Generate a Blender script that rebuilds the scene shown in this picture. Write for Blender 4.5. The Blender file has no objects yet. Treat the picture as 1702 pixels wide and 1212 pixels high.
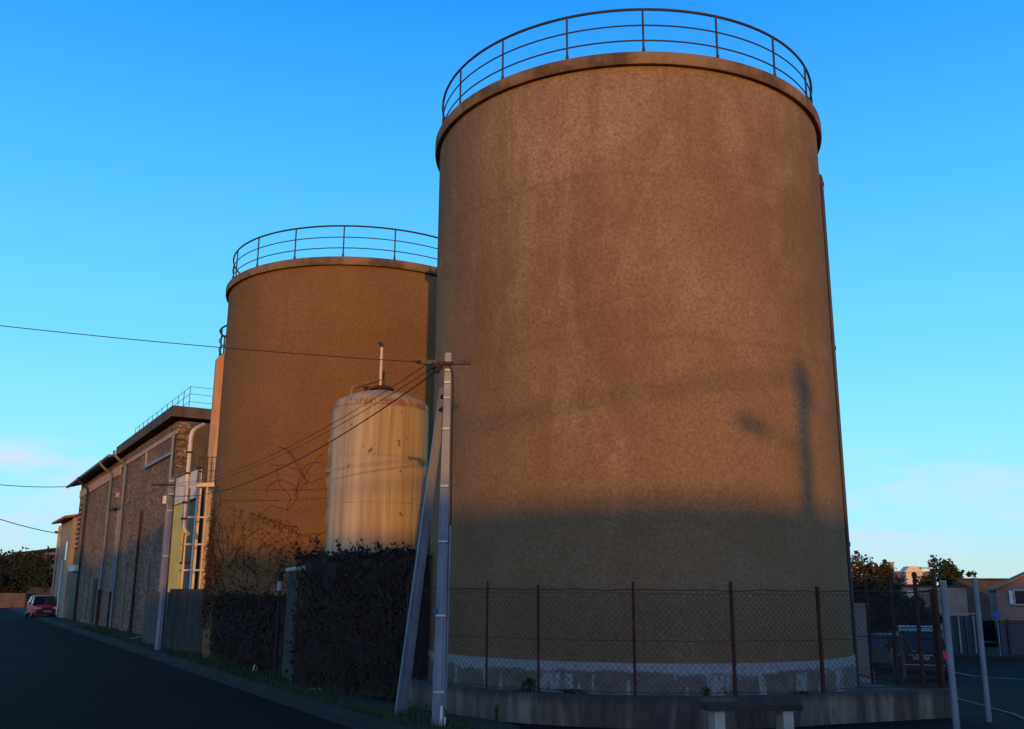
import bpy, bmesh, math, random
from mathutils import Matrix, Vector
random.seed(7)
R = math.radians
SC = bpy.context.scene
COL = SC.collection
# ------------------------------------------------------------------ camera
EYE = 2.0
cam = bpy.data.objects.new('camera', bpy.data.cameras.new('camera'))
COL.objects.link(cam); SC.camera = cam
cam.data.sensor_width = 36; cam.data.lens = 1600 / 1702 * 36
cam.data.clip_start = .1; cam.data.clip_end = 6000
cam.matrix_world = Matrix.Translation((0, 0, EYE)) @ Matrix.Rotation(R(90 + 13.3), 4, 'X') @ Matrix.Rotation(R(0.38), 4, 'Z')
# ------------------------------------------------------------------ world and sun
SUN_AZ = 6.5      # the sun stands behind the viewer, this many degrees to the right
SUN_EL = 2.0
def make_world():
    w = bpy.data.worlds.new('World'); SC.world = w; w.use_nodes = True
    n = w.node_tree; L = n.links.new
    bg = n.nodes['Background']; bg.inputs[1].default_value = .1
    s = n.nodes.new('ShaderNodeTexSky'); s.sky_type = 'NISHITA'; s.sun_disc = False
    s.sun_elevation = R(SUN_EL); s.sun_rotation = R(180 - SUN_AZ)
    s.altitude = 100; s.air_density = 1; s.dust_density = .5; s.ozone_density = 3
    tc = n.nodes.new('ShaderNodeTexCoord')
    sep = n.nodes.new('ShaderNodeSeparateXYZ'); L(tc.outputs['Generated'], sep.inputs[0])
    ramp = n.nodes.new('ShaderNodeValToRGB')
    L(sep.outputs['Z'], ramp.inputs[0])
    def fill(ramp, stops):
        e = ramp.color_ramp.elements
        while len(e) < len(stops): e.new(.5)
        for k, (p, c) in enumerate(stops): e[k].position = p; e[k].color = (*c, 1)
    fill(ramp, [(0, (.52, .76, .74)), (.03, (.47, .77, .84)), (.065, (.36, .79, .98)), (.15, (.25, .76, .98)),
             (.233, (.165, .66, .98)), (.352, (.082, .53, .98)), (.555, (.008, .29, .93)), (.66, (.004, .15, .5)), (1, (.004, .06, .2))])
    # the half of the sky round the setting sun is warm and pale
    ramp2 = n.nodes.new('ShaderNodeValToRGB'); L(sep.outputs['Z'], ramp2.inputs[0])
    fill(ramp2, [(0, (.52, .48, .54)), (.12, (.47, .53, .69)), (.3, (.28, .43, .72)), (.55, (.09, .22, .68)), (1, (.002, .03, .1))])
    dbl = n.nodes.new('ShaderNodeVectorMath'); dbl.operation = 'SCALE'; L(ramp2.outputs[0], dbl.inputs[0]); dbl.inputs['Scale'].default_value = 2.0
    back = n.nodes.new('ShaderNodeMapRange'); back.interpolation_type = 'SMOOTHSTEP'
    back.inputs[1].default_value = .15; back.inputs[2].default_value = -.75; L(sep.outputs['Y'], back.inputs[0])
    both = n.nodes.new('ShaderNodeMixRGB'); L(back.outputs[0], both.inputs[0]); L(ramp.outputs[0], both.inputs[1]); L(dbl.outputs[0], both.inputs[2])
    def math_(op, a, b=None, v=None):
        m = n.nodes.new('ShaderNodeMath'); m.operation = op
        L(a, m.inputs[0])
        if b is not None: L(b, m.inputs[1])
        if v is not None: m.inputs[1].default_value = v
        return m.outputs[0]
    # thin pale clouds low over the horizon
    mp = n.nodes.new('ShaderNodeMapping'); mp.inputs['Scale'].default_value = (4.2, 4.2, 17)
    mp.inputs['Location'].default_value = (1.7, .3, .55)
    L(tc.outputs['Generated'], mp.inputs[0])
    nz = n.nodes.new('ShaderNodeTexNoise'); nz.inputs['Scale'].default_value = 2.3; nz.inputs['Detail'].default_value = 7; nz.inputs['Roughness'].default_value = .55
    L(mp.outputs[0], nz.inputs[0])
    cr = n.nodes.new('ShaderNodeMapRange'); cr.inputs[1].default_value = .40; cr.inputs[2].default_value = .64
    L(nz.outputs[0], cr.inputs[0])
    hi = n.nodes.new('ShaderNodeMapRange'); hi.inputs[1].default_value = .142; hi.inputs[2].default_value = .118; L(sep.outputs['Z'], hi.inputs[0])
    lo = n.nodes.new('ShaderNodeMapRange'); lo.inputs[1].default_value = .03; lo.inputs[2].default_value = .06; L(sep.outputs['Z'], lo.inputs[0])
    west = n.nodes.new('ShaderNodeMapRange'); west.inputs[1].default_value = -.12; west.inputs[2].default_value = -.40
    west.inputs[3].default_value = .55; west.inputs[4].default_value = .95
    L(sep.outputs['X'], west.inputs[0])
    f = math_('MULTIPLY', cr.outputs[0], hi.outputs[0]); f = math_('MULTIPLY', f, lo.outputs[0]); f = math_('MULTIPLY', f, west.outputs[0])
    mix = n.nodes.new('ShaderNodeMixRGB'); L(f, mix.inputs[0]); L(both.outputs[0], mix.inputs[1]); mix.inputs[2].default_value = (.62, .70, .93, 1)
    sc1 = n.nodes.new('ShaderNodeVectorMath'); sc1.operation = 'SCALE'; L(mix.outputs[0], sc1.inputs[0]); sc1.inputs['Scale'].default_value = 10
    sc2 = n.nodes.new('ShaderNodeVectorMath'); sc2.operation = 'SCALE'; L(s.outputs[0], sc2.inputs[0]); sc2.inputs['Scale'].default_value = .8
    ad = n.nodes.new('ShaderNodeVectorMath'); ad.operation = 'ADD'; L(sc1.outputs[0], ad.inputs[0]); L(sc2.outputs[0], ad.inputs[1])
    L(ad.outputs[0], bg.inputs[0])
make_world()
sun = bpy.data.objects.new('sun', bpy.data.lights.new('sun', 'SUN')); COL.objects.link(sun)
sun.data.energy = 2.85; sun.data.angle = R(.55); sun.data.color = (1, .435, .01)
_d = Vector((-math.sin(R(SUN_AZ)) * math.cos(R(SUN_EL)), math.cos(R(SUN_AZ)) * math.cos(R(SUN_EL)), -math.sin(R(SUN_EL))))
sun.rotation_euler = _d.to_track_quat('-Z', 'Y').to_euler(); sun.location = (10, -60, 30)
SC.view_settings.view_transform = 'Standard'; SC.view_settings.look = 'None'
SC.view_settings.exposure = 0; SC.view_settings.gamma = 1

# ------------------------------------------------------------------ mesh helpers
def V(*a): return Vector(a)
class MB:
    def __init__(s): s.v = []; s.f = []
    def add(s, vs, fs):
        b = len(s.v); s.v += [tuple(p) for p in vs]; s.f += [tuple(b + i for i in f) for f in fs]; return s
    def box(s, c, size, rz=0, m=None):
        x, y, z = [k / 2 for k in size]
        mt = Matrix.Translation(c) @ (m if m is not None else Matrix.Rotation(rz, 4, 'Z'))
        vs = [mt @ V(a, b, d) for a in (-x, x) for b in (-y, y) for d in (-z, z)]
        return s.add(vs, [(0, 1, 3, 2), (4, 6, 7, 5), (0, 4, 5, 1), (2, 3, 7, 6), (0, 2, 6, 4), (1, 5, 7, 3)])
    def prism(s, poly, ext):                       # planar polygon (3-D points) pushed along a vector
        n = len(poly); a = [Vector(p) for p in poly]; b = [p + Vector(ext) for p in a]
        return s.add(a + b, [tuple(range(n - 1, -1, -1)), tuple(range(n, 2 * n))] + [(i, (i + 1) % n, n + (i + 1) % n, n + i) for i in range(n)])
    def tube(s, pts, r, n=8, closed=False, cap=True):
        P = [Vector(p) for p in pts]; m = len(P); rings = []
        rr = r if isinstance(r, (list, tuple)) else [r] * m
        prev = None
        for i, p in enumerate(P):
            t = (P[(i + 1) % m] - P[i - 1]) if closed else (P[min(i + 1, m - 1)] - P[max(i - 1, 0)])
            t.normalize()
            if prev is None:
                u = t.cross(V(0, 0, 1))
                if u.length < .05: u = t.cross(V(1, 0, 0))
            else:
                u = prev - t * prev.dot(t)
                if u.length < 1e-4: u = t.cross(V(0, 0, 1))
            u.normalize(); w = t.cross(u); prev = u
            rings.append([p + (u * math.cos(2 * math.pi * k / n) + w * math.sin(2 * math.pi * k / n)) * rr[i] for k in range(n)])
        vs = [q for g in rings for q in g]; fs = []
        for i in range(m if closed else m - 1):
            a = i * n; b = ((i + 1) % m) * n
            for k in range(n): fs.append((a + k, a + (k + 1) % n, b + (k + 1) % n, b + k))
        if cap and not closed: fs += [tuple(range(n - 1, -1, -1)), tuple(range((m - 1) * n, m * n))]
        return s.add(vs, fs)
    def lathe(s, prof, c, n=96, closed=False):
        vs = []; fs = []; m = len(prof)
        for i in range(n):
            a = 2 * math.pi * i / n
            vs += [(c[0] + r * math.sin(a), c[1] - r * math.cos(a), c[2] + z) for r, z in prof]
        for i in range(n):
            j = (i + 1) % n
            for k in range(m if closed else m - 1):
                l = (k + 1) % m
                fs.append((i * m + k, j * m + k, j * m + l, i * m + l))
        return s.add(vs, fs)
    def quadleaf(s, c, size, asp=.6):
        u = V(random.gauss(0, 1), random.gauss(0, 1), random.gauss(0, 1)).normalized()
        w = u.orthogonal().normalized(); w = Matrix.Rotation(random.uniform(0, 6.28), 3, u) @ w
        h = u.cross(w) ; c = Vector(c)
        return s.add([c - w * size, c + h * size * asp, c + w * size, c - h * size * asp], [(0, 1, 2, 3)])
    def build(s, name, mat, parent=None, smooth=True, ang=35, local=False, **kw):
        off = Vector((0, 0, 0))
        if parent is not None and not local:
            p = parent
            while p is not None: off += p.location; p = p.parent
        me = bpy.data.meshes.new(name)
        me.from_pydata([tuple(Vector(p) - off) for p in s.v], [], s.f); me.update()
        bm = bmesh.new(); bm.from_mesh(me); bmesh.ops.recalc_face_normals(bm, faces=bm.faces); bm.to_mesh(me); bm.free()
        if smooth:
            me.shade_smooth(); me.set_sharp_from_angle(angle=R(ang))
        me.materials.append(mat)
        o = bpy.data.objects.new(name, me); COL.objects.link(o)
        if parent is not None: o.parent = parent
        tag(o, **kw); return o
def tag(o, label=None, cat=None, group=None, kind=None):
    for k, v in (('label', label), ('category', cat), ('group', group), ('kind', kind)):
        if v: o[k] = v
    return o
def thing(name, loc, label, cat, group=None, rz=0):
    o = bpy.data.objects.new(name, None); COL.objects.link(o); o.location = loc; o.rotation_euler = (0, 0, rz)
    o.empty_display_size = .2
    return tag(o, label, cat, group)
def copy_tree(o, parent=None):
    c = o.copy(); COL.objects.link(c); c.parent = parent
    for ch in o.children: copy_tree(ch, c)
    return c
def circ(c, r, z, n=96): return [(c[0] + r * math.sin(2 * math.pi * i / n), c[1] - r * math.cos(2 * math.pi * i / n), z) for i in range(n)]
def sag_line(a, b, sag, n=28):
    a = Vector(a); b = Vector(b)
    return [a.lerp(b, i / n) - V(0, 0, sag * 4 * (i / n) * (1 - i / n)) for i in range(n + 1)]

# ------------------------------------------------------------------ materials
def new_mat(name):
    m = bpy.data.materials.new(name); m.use_nodes = True
    nt = m.node_tree; b = nt.nodes['Principled BSDF']
    return m, nt, b
class NT:
    def __init__(s, nt): s.nt = nt; s.tc = nt.nodes.new('ShaderNodeTexCoord').outputs['Object']
    def node(s, t): return s.nt.nodes.new(t)
    def noise(s, scale, detail=4, rough=.55, stretch=(1, 1, 1), loc=(0, 0, 0), dist=0):
        mp = s.node('ShaderNodeMapping'); mp.inputs['Scale'].default_value = stretch; mp.inputs['Location'].default_value = loc
        s.nt.links.new(s.tc, mp.inputs[0])
        n = s.node('ShaderNodeTexNoise'); n.inputs['Scale'].default_value = scale; n.inputs['Detail'].default_value = detail
        n.inputs['Roughness'].default_value = rough; n.inputs['Distortion'].default_value = dist
        s.nt.links.new(mp.outputs[0], n.inputs[0]); return n.outputs[0]
    def vor(s, scale, stretch=(1, 1, 1), feature='F1', out='Distance', warp=None):
        mp = s.node('ShaderNodeMapping'); mp.inputs['Scale'].default_value = stretch
        s.nt.links.new(s.tc, mp.inputs[0])
        n = s.node('ShaderNodeTexVoronoi'); n.feature = feature; n.inputs['Scale'].default_value = scale
        s.nt.links.new(mp.outputs[0], n.inputs[0]); return n.outputs[out]
    def rng(s, v, a, b, c=0, d=1):
        m = s.node('ShaderNodeMapRange'); m.inputs[1].default_value = a; m.inputs[2].default_value = b; m.inputs[3].default_value = c; m.inputs[4].default_value = d
        s.nt.links.new(v, m.inputs[0]); return m.outputs[0]
    def op(s, op, a, b):
        m = s.node('ShaderNodeMath'); m.operation = op
        for i, q in enumerate((a, b)):
            if isinstance(q, (int, float)): m.inputs[i].default_value = q
            else: s.nt.links.new(q, m.inputs[i])
        return m.outputs[0]
    def mix(s, f, a, b, mode='MIX'):
        m = s.node('ShaderNodeMixRGB'); m.blend_type = mode
        for i, q in enumerate((f, a, b)):
            if isinstance(q, (int, float)): m.inputs[i].default_value = q
            elif isinstance(q, tuple): m.inputs[i].default_value = (*q[:3], 1)
            else: s.nt.links.new(q, m.inputs[i])
        return m.outputs[0]
    def axis(s, k):
        x = s.node('ShaderNodeSeparateXYZ'); s.nt.links.new(s.tc, x.inputs[0]); return x.outputs[k]
    def bump(s, b, h, strength, dist=.02):
        n = s.node('ShaderNodeBump'); n.inputs['Strength'].default_value = strength; n.inputs['Distance'].default_value = dist
        s.nt.links.new(h, n.inputs['Height']); s.nt.links.new(n.outputs[0], b.inputs['Normal'])
def simple(name, c1, c2=None, scale=3, rough=.8, metal=0, bump=.15, bscale=40, stretch=(1, 1, 1), lo=.35, hi=.65, spec=.3, bdist=.01):
    m, nt, b = new_mat(name); k = NT(nt)
    c2 = c2 or tuple(x * .7 for x in c1)
    col = k.mix(k.rng(k.noise(scale, 5, .6, stretch), lo, hi), c1, c2)
    fine = k.noise(bscale, 3, .6)
    col = k.mix(k.rng(fine, .3, .7, 0, .25), col, tuple(x * .6 for x in c1))
    nt.links.new(col, b.inputs['Base Color'])
    b.inputs['Roughness'].default_value = rough; b.inputs['Metallic'].default_value = metal
    b.inputs['Specular IOR Level'].default_value = spec
    if bump: k.bump(b, fine, bump, bdist)
    return m
M = {}
def stucco(name, base, pale, dark, seed=0, pale_amt=.55):
    m, nt, b = new_mat(name); k = NT(nt)
    loc = (seed * 3.1, seed * 1.7, seed)
    big = k.noise(.30, 4, .6, (1, 1, .6), loc)
    mid = k.noise(1.1, 7, .70, (1, 1, .8), loc)
    col = k.mix(k.rng(big, .38, .62), dark, base)
    col = k.mix(k.op('MULTIPLY', k.rng(mid, .46, .70), pale_amt * .8), col, pale)
    # pale brush-like efflorescence, only where the big patches let it
    brush = k.noise(1.6, 7, .74, (1, 1, .22), (loc[0] + 2, 7, 1), .5)
    def near(c, r0, r1, sq):
        mp = nt.nodes.new('ShaderNodeMapping'); mp.inputs['Location'].default_value = (-c[0], -c[1], -c[2] * sq); mp.inputs['Scale'].default_value = (1, 1, sq)
        nt.links.new(k.tc, mp.inputs[0]); ln = nt.nodes.new('ShaderNodeVectorMath'); ln.operation = 'LENGTH'; nt.links.new(mp.outputs[0], ln.inputs[0])
        return k.rng(k.op('ADD', ln.outputs['Value'], k.op('MULTIPLY', k.noise(.7, 3, .6), 1.6)), r1 + .8, r0 + .8)
    area = k.op('MAXIMUM', near((-2.0, -3.7, 9.6), .5, 2.2, .8), k.op('MULTIPLY', near((-1.6, -3.9, 6.0), .5, 2.6, .45), .75))
    col = k.mix(k.op('MULTIPLY', k.op('MULTIPLY', k.rng(brush, .48, .64), area), pale_amt * 1.5), col, pale)
    wm = k.noise(3.0, 3, .5, (1, 1, .6), loc, 1.4)
    wm = k.op('MULTIPLY', k.rng(k.op('ABSOLUTE', k.op('SUBTRACT', wm, .56), 0), .05, 0), near((-2.1, -3.7, 9.7), .4, 1.9, 1))
    col = k.mix(k.op('MULTIPLY', wm, pale_amt), col, pale)
    # trowel patches: broad uneven panels of another batch
    v = k.vor(.42, (1, 1, .75), 'F1', 'Color'); sp = nt.nodes.new('ShaderNodeSeparateColor'); nt.links.new(v, sp.inputs[0])
    col = k.mix(k.rng(sp.outputs[0], .55, .60, 0, .30), col, dark)
    # streaks running down, strongest below the rim
    st = k.noise(2.6, 5, .65, (1, 1, .035), loc); z = k.axis(2)
    top = k.rng(z, 7.0, 11.5, .25, 1)
    col = k.mix(k.op('MULTIPLY', k.rng(st, .53, .70, 0, .75), top), col, dark)
    zz = k.op('ADD', z, k.op('MULTIPLY', k.noise(.5, 3, .5, (1, 1, .3)), .5))
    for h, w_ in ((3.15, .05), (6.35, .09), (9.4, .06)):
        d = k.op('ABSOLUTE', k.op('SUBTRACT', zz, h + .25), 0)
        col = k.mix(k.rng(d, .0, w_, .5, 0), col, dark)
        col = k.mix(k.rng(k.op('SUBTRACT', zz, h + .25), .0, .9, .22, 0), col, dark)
    grain = k.noise(19, 6, .8)
    col = k.mix(k.rng(grain, .36, .60, .72, 0), col, tuple(x * .55 for x in dark))
    pits = k.noise(11, 3, .6)
    col = k.mix(k.rng(pits, .64, .72, 0, .5), col, tuple(x * .6 for x in dark))
    nt.links.new(col, b.inputs['Base Color']); b.inputs['Roughness'].default_value = .95; b.inputs['Specular IOR Level'].default_value = .1
    h = k.op('ADD', grain, k.op('MULTIPLY', k.noise(6, 4, .6), 1.2))
    k.bump(b, h, .6, .035)
    return m
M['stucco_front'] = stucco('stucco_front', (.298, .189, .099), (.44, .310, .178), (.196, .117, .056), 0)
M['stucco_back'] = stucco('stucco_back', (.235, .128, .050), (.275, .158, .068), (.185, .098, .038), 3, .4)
M['orange_render'] = simple('orange_render', (.58, .36, .19), (.55, .16, .04), 1.1, .8, 0, .1, 30, (1, 1, .35), .5, .68)
def t3_mat():
    m, nt, b = new_mat('orange_stained_render'); k = NT(nt)
    z = k.axis(2); f = k.op('MULTIPLY', k.rng(k.op('ADD', z, k.op('MULTIPLY', k.noise(1.2, 4, .6, (1, 1, .3)), 3.0)), 8.2, 11.0), k.rng(k.noise(1.5, 4, .6, (1, 1, .2), (3, 2, 1)), .3, .5))
    col = k.mix(k.rng(k.noise(2.5, 5, .6, (1, 1, .2)), .35, .65), (.68, .40, .14), (.50, .27, .09))
    col = k.mix(f, col, (.66, .19, .02)); nt.links.new(col, b.inputs['Base Color']); b.inputs['Roughness'].default_value = .85; return m
M['orange_render'] = t3_mat()
M['rim'] = simple('rim_concrete', (.225, .142, .072), (.075, .047, .028), 1.5, .9, 0, .3, 30, (1, 1, .8), .42, .62)
M['rail'] = simple('painted_rail', (.030, .034, .045), (.05, .045, .04), 3, .55, 0, .0)
M['rust'] = simple('rusty_steel', (.075, .024, .014), (.035, .013, .010), 9, .9, 0, .3, 60)
M['wire'] = simple('fence_wire', (.03, .022, .02), (.05, .028, .02), 6, .8, 0, 0)
M['galv'] = simple('galvanised_steel', (.20, .215, .235), (.125, .14, .165), 5, .55, .35, .08, 30, (1, 1, .25))
M['galv_light'] = simple('bright_galvanised', (.46, .46, .46), (.33, .34, .36), 8, .5, .2, .05)
M['cable'] = simple('black_cable', (.018, .018, .02), None, 3, .7, 0, 0)
M['white_paint'] = simple('white_paint', (.62, .60, .56), (.46, .44, .40), 6, .6, 0, .1)
M['pale_pipe'] = simple('pale_pipe', (.36, .36, .36), (.24, .24, .25), 5, .7, 0, .1)
M['cream'] = simple('cream_panel', (.74, .60, .43), (.58, .45, .31), 2.5, .85, 0, .1, 30, (1, 1, .3))
M['yellow'] = simple('yellow_render', (.58, .47, .11), (.46, .37, .09), 1.8, .85, 0, .1, 30)
M['dark'] = simple('dark_recess', (.02, .02, .022), None, 3, .6, 0, 0)
M['glass_dark'] = simple('dark_glass', (.015, .02, .03), None, 2, .12, 0, 0, spec=.5)
M['concrete'] = simple('concrete', (.11, .082, .062), (.055, .043, .034), 1.6, .95, 0, .3, 30, (1, 1, .3))
M['concrete_pale'] = simple('pale_concrete', (.40, .35, .29), (.28, .245, .20), 3, .9, 0, .2, 30)
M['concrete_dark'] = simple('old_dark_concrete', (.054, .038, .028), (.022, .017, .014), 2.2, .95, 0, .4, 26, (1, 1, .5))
M['beam'] = simple('ring_beam', (.46, .31, .21), (.33, .22, .15), 1.5, .9, 0, .15, 30)
M['tile'] = simple('roof_tile', (.33, .13, .07), (.20, .085, .05), 5, .9, 0, .3, 30)
M['tile_dark'] = simple('dark_roof_edge', (.05, .032, .026), (.03, .02, .018), 5, .9, 0, .3, 30)
M['plaster'] = simple('old_plaster', (.27, .205, .145), (.17, .13, .095), 1.2, .95, 0, .2, 30)
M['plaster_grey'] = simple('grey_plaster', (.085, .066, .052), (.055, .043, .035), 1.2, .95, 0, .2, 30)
M['plaster_cream'] = simple('cream_plaster', (.34, .27, .17), (.25, .195, .125), 1.2, .95, 0, .2, 30)
M['asphalt'] = simple('asphalt', (.016, .0115, .0115), (.0095, .007, .0075), .5, .95, 0, .5, 60, (1, 1, 1), .38, .62, .08)
def road_mat():
    m, nt, b = new_mat('road_asphalt'); k = NT(nt)
    col = k.mix(k.rng(k.noise(.30, 5, .6), .38, .62), (.0145, .0100, .0100), (.0085, .006, .0066))
    d = k.vor(.16, (1, 1, 1), 'DISTANCE_TO_EDGE'); wob = k.op('ADD', d, k.op('MULTIPLY', k.op('SUBTRACT', k.noise(2.2, 4, .7), .5), .11))
    col = k.mix(k.rng(k.op('ABSOLUTE', wob, 0), .0, .006, .8, 0), col, (.003, .0024, .0024))
    v = k.vor(.11, (1, 1, 1), 'F1', 'Color'); sp = nt.nodes.new('ShaderNodeSeparateColor'); nt.links.new(v, sp.inputs[0])
    col = k.mix(k.rng(sp.outputs[0], .72, .73, 0, .55), col, (.0065, .005, .0052))
    g = k.noise(45, 4, .7); col = k.mix(k.rng(g, .55, .7, 0, .55), col, (.030, .023, .022)); col = k.mix(k.rng(g, .45, .3, 0, .5), col, (.004, .003, .003))
    nt.links.new(col, b.inputs['Base Color']); b.inputs['Roughness'].default_value = .95; b.inputs['Specular IOR Level'].default_value = .08
    k.bump(b, g, .7, .015); return m
M['road'] = road_mat()
M['kerb'] = simple('kerb_stone', (.021, .017, .015), (.010, .008, .007), 1.4, .9, 0, .4, 30)
M['earth'] = simple('earth', (.022, .020, .014), (.016, .024, .010), 1.2, .98, 0, .6, 14, bdist=.05)
M['gravel'] = simple('gravel', (.12, .11, .10), (.07, .065, .06), 9, .95, 0, .8, 30, bdist=.03)
M['grass'] = simple('grass_blade', (.022, .050, .010), (.035, .045, .012), .9, .8, 0, 0)
M['ivy_leaf'] = simple('ivy_leaf', (.020, .016, .010), (.032, .019, .011), 1.6, .85, 0, 0)
M['ivy_stem'] = simple('ivy_stem', (.030, .019, .013), (.018, .012, .009), 3, .95, 0, 0)
M['vine_leaf'] = simple('vine_leaf', (.036, .022, .011), (.060, .025, .011), 1.3, .9, 0, 0)
M['bark'] = simple('bark', (.07, .05, .035), (.035, .027, .02), 4, .95, 0, .4)
M['leaf_green'] = simple('leaf_green', (.022, .044, .010), (.042, .042, .011), .55, .85, 0, 0)
M['leaf_autumn'] = simple('leaf_autumn', (.030, .040, .010), (.085, .034, .011), .55, .85, 0, 0)
M['leaf_dark'] = simple('leaf_dark', (.010, .016, .006), (.017, .020, .008), .4, .9, 0, 0)
M['blue_tag'] = simple('blue_plate', (.02, .07, .30), None, 3, .5, 0, 0)
M['road_white'] = simple('worn_white_line', (.45, .45, .45), (.25, .25, .25), 3, .8, 0, 0)
M['road_yellow'] = simple('worn_yellow_line', (.12, .11, .04), (.07, .065, .03), 3, .8, 0, 0)
M['mesh_green'] = simple('green_panel', (.018, .034, .036), (.028, .042, .040), 2, .8, 0, 0)
M['hoarding'] = simple('grey_hoarding', (.055, .058, .068), (.04, .042, .05), 1.2, .8, 0, .1)
M['moss'] = simple('moss', (.05, .06, .015), (.03, .035, .012), 4, .95, 0, .4)
M['stain_plaster'] = simple('stained_whitewash', (.30, .26, .23), (.26, .12, .075), 2.2, .9, 0, .2, 30, (1, 1, .5), .48, .62)
M['skin'] = simple('skin', (.30, .17, .12), None, 3, .6, 0, 0)
M['hair'] = simple('dark_hair', (.03, .02, .016), None, 9, .7, 0, .2)
M['jacket'] = simple('brown_jacket', (.075, .046, .040), (.05, .03, .027), 5, .9, 0, .2)
M['trousers'] = simple('grey_trousers', (.10, .095, .10), (.07, .066, .07), 5, .9, 0, .2)
M['shoe'] = simple('dark_shoe', (.02, .018, .016), None, 5, .6, 0, 0)
M['tyre'] = simple('tyre_rubber', (.015, .015, .016), None, 3, .85, 0, 0)
M['alloy'] = simple('wheel_rim', (.35, .36, .38), None, 3, .35, .6, 0)
M['trim'] = simple('black_trim', (.02, .02, .022), None, 3, .5, 0, 0)
M['chrome'] = simple('bright_trim', (.6, .62, .65), None, 3, .25, .8, 0)
M['plate'] = simple('number_plate', (.26, .26, .24), None, 3, .5, 0, 0)
M['lens_red'] = simple('red_lens', (.30, .01, .012), None, 3, .25, 0, 0)
M['lens_clear'] = simple('clear_lens', (.6, .62, .66), None, 3, .15, 0, 0)
def lit_mat(name, c, e):
    m, nt, b = new_mat(name); b.inputs['Base Color'].default_value = (*c, 1); b.inputs['Emission Color'].default_value = (*c, 1); b.inputs['Emission Strength'].default_value = e; return m
M['lamp_red'] = lit_mat('lit_tail_lamp', (.6, .008, .02), .22)
def paint(name, c): return simple(name, c, tuple(x * .85 for x in c), 2, .42, 0, 0, spec=.22)
M['paint_red'] = paint('red_car_paint', (.42, .008, .010)); M['paint_dark'] = paint('dark_car_paint', (.018, .016, .022))
M['paint_blue'] = paint('blue_car_paint', (.012, .018, .045)); M['paint_pale'] = paint('pale_car_paint', (.12, .11, .085))

def stone_wall():
    m, nt, b = new_mat('rubble_stone'); k = NT(nt)
    d = k.vor(7.5, (1, 1, 1.4), 'DISTANCE_TO_EDGE'); c = k.vor(7.5, (1, 1, 1.5), 'F1', 'Color')
    sp = nt.nodes.new('ShaderNodeSeparateColor'); nt.links.new(c, sp.inputs[0])
    col = k.mix(sp.outputs[0], (.23, .145, .085), (.56, .38, .235))
    col = k.mix(k.rng(sp.outputs[1], .74, .78), col, (.10, .07, .05))
    col = k.mix(k.rng(d, .02, .075), (.38, .26, .165), col)
    col = k.mix(k.rng(k.noise(.5, 5, .6), .4, .65, 0, .5), col, (.16, .11, .08))
    col = k.mix(k.rng(k.noise(9, 4, .7), .35, .65, .45, 0), col, (.07, .05, .042))
    nt.links.new(col, b.inputs['Base Color']); b.inputs['Roughness'].default_value = .95; b.inputs['Specular IOR Level'].default_value = .1
    k.bump(b, k.op('ADD', k.rng(d, 0, .12), k.noise(12, 4, .6)), .9, .06); return m
M['stone'] = stone_wall()
def white_tank_mat():
    m, nt, b = new_mat('streaked_cream_paint'); k = NT(nt)
    st = k.noise(3.2, 6, .68, (1, 1, .035)); st2 = k.noise(9, 5, .6, (1, 1, .025), (4, 4, 4))
    col = k.mix(k.rng(st, .38, .62), (.43, .335, .19), (.25, .168, .075))
    col = k.mix(k.rng(st2, .5, .7, 0, .32), col, (.55, .45, .28))
    col = k.mix(k.rng(k.noise(.7, 4, .6), .45, .7, 0, .5), col, (.36, .275, .20))
    rs = k.rng(k.noise(6.0, 4, .7, (1, 1, .6), (2, 1, 3)), .645, .67)
    col = k.mix(rs, col, (.17, .05, .022))
    z = k.axis(2)
    top = k.op('MULTIPLY', k.rng(k.op('ABSOLUTE', k.op('SUBTRACT', z, 6.62), 0), .16, .03), k.rng(k.noise(5, 4, .7, (1, 1, .3)), .44, .56))
    col = k.mix(k.op('MULTIPLY', top, .8), col, (.20, .07, .035))
    nt.links.new(col, b.inputs['Base Color']); b.inputs['Roughness'].default_value = .7; b.inputs['Specular IOR Level'].default_value = .25
    k.bump(b, k.noise(30, 3, .5), .1, .01); return m
M['white_tank'] = white_tank_mat()
def plinth_mat():
    m, nt, b = new_mat('peeling_white_plinth'); k = NT(nt)
    z = k.axis(2)
    col_n = k.noise(3.1, 3, .55, (1, 1, .18)); edge = k.noise(5, 4, .65)
    lim = k.op('ADD', k.op('MULTIPLY', edge, .16), k.op('MULTIPLY', k.noise(1.1, 3, .55, (1, 1, .5), (3, 5, 1)), .34))
    low = k.rng(k.op('SUBTRACT', k.op('ADD', z, lim), .98), 0, .04, 1, 0)
    patch = k.op('MULTIPLY', k.rng(col_n, .545, .575), k.rng(k.op('ADD', z, k.op('MULTIPLY', edge, .10)), .78, .76))
    f = k.op('MULTIPLY', low, k.rng(k.op('MULTIPLY', patch, k.rng(k.noise(9, 4, .7), .36, .48)), 0, 1, 1, .12))
    pane = k.mix(k.rng(k.noise(14, 3, .6), .3, .7), (.29, .285, .28), (.19, .185, .18))
    conc = k.mix(k.rng(k.noise(5, 4, .6), .3, .7), (.155, .125, .095), (.09, .072, .056))
    col = k.mix(f, pane, conc)
    nt.links.new(col, b.inputs['Base Color']); b.inputs['Roughness'].default_value = .95
    k.bump(b, k.noise(30, 4, .6), .4, .02); return m
M['plinth'] = plinth_mat()
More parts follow.
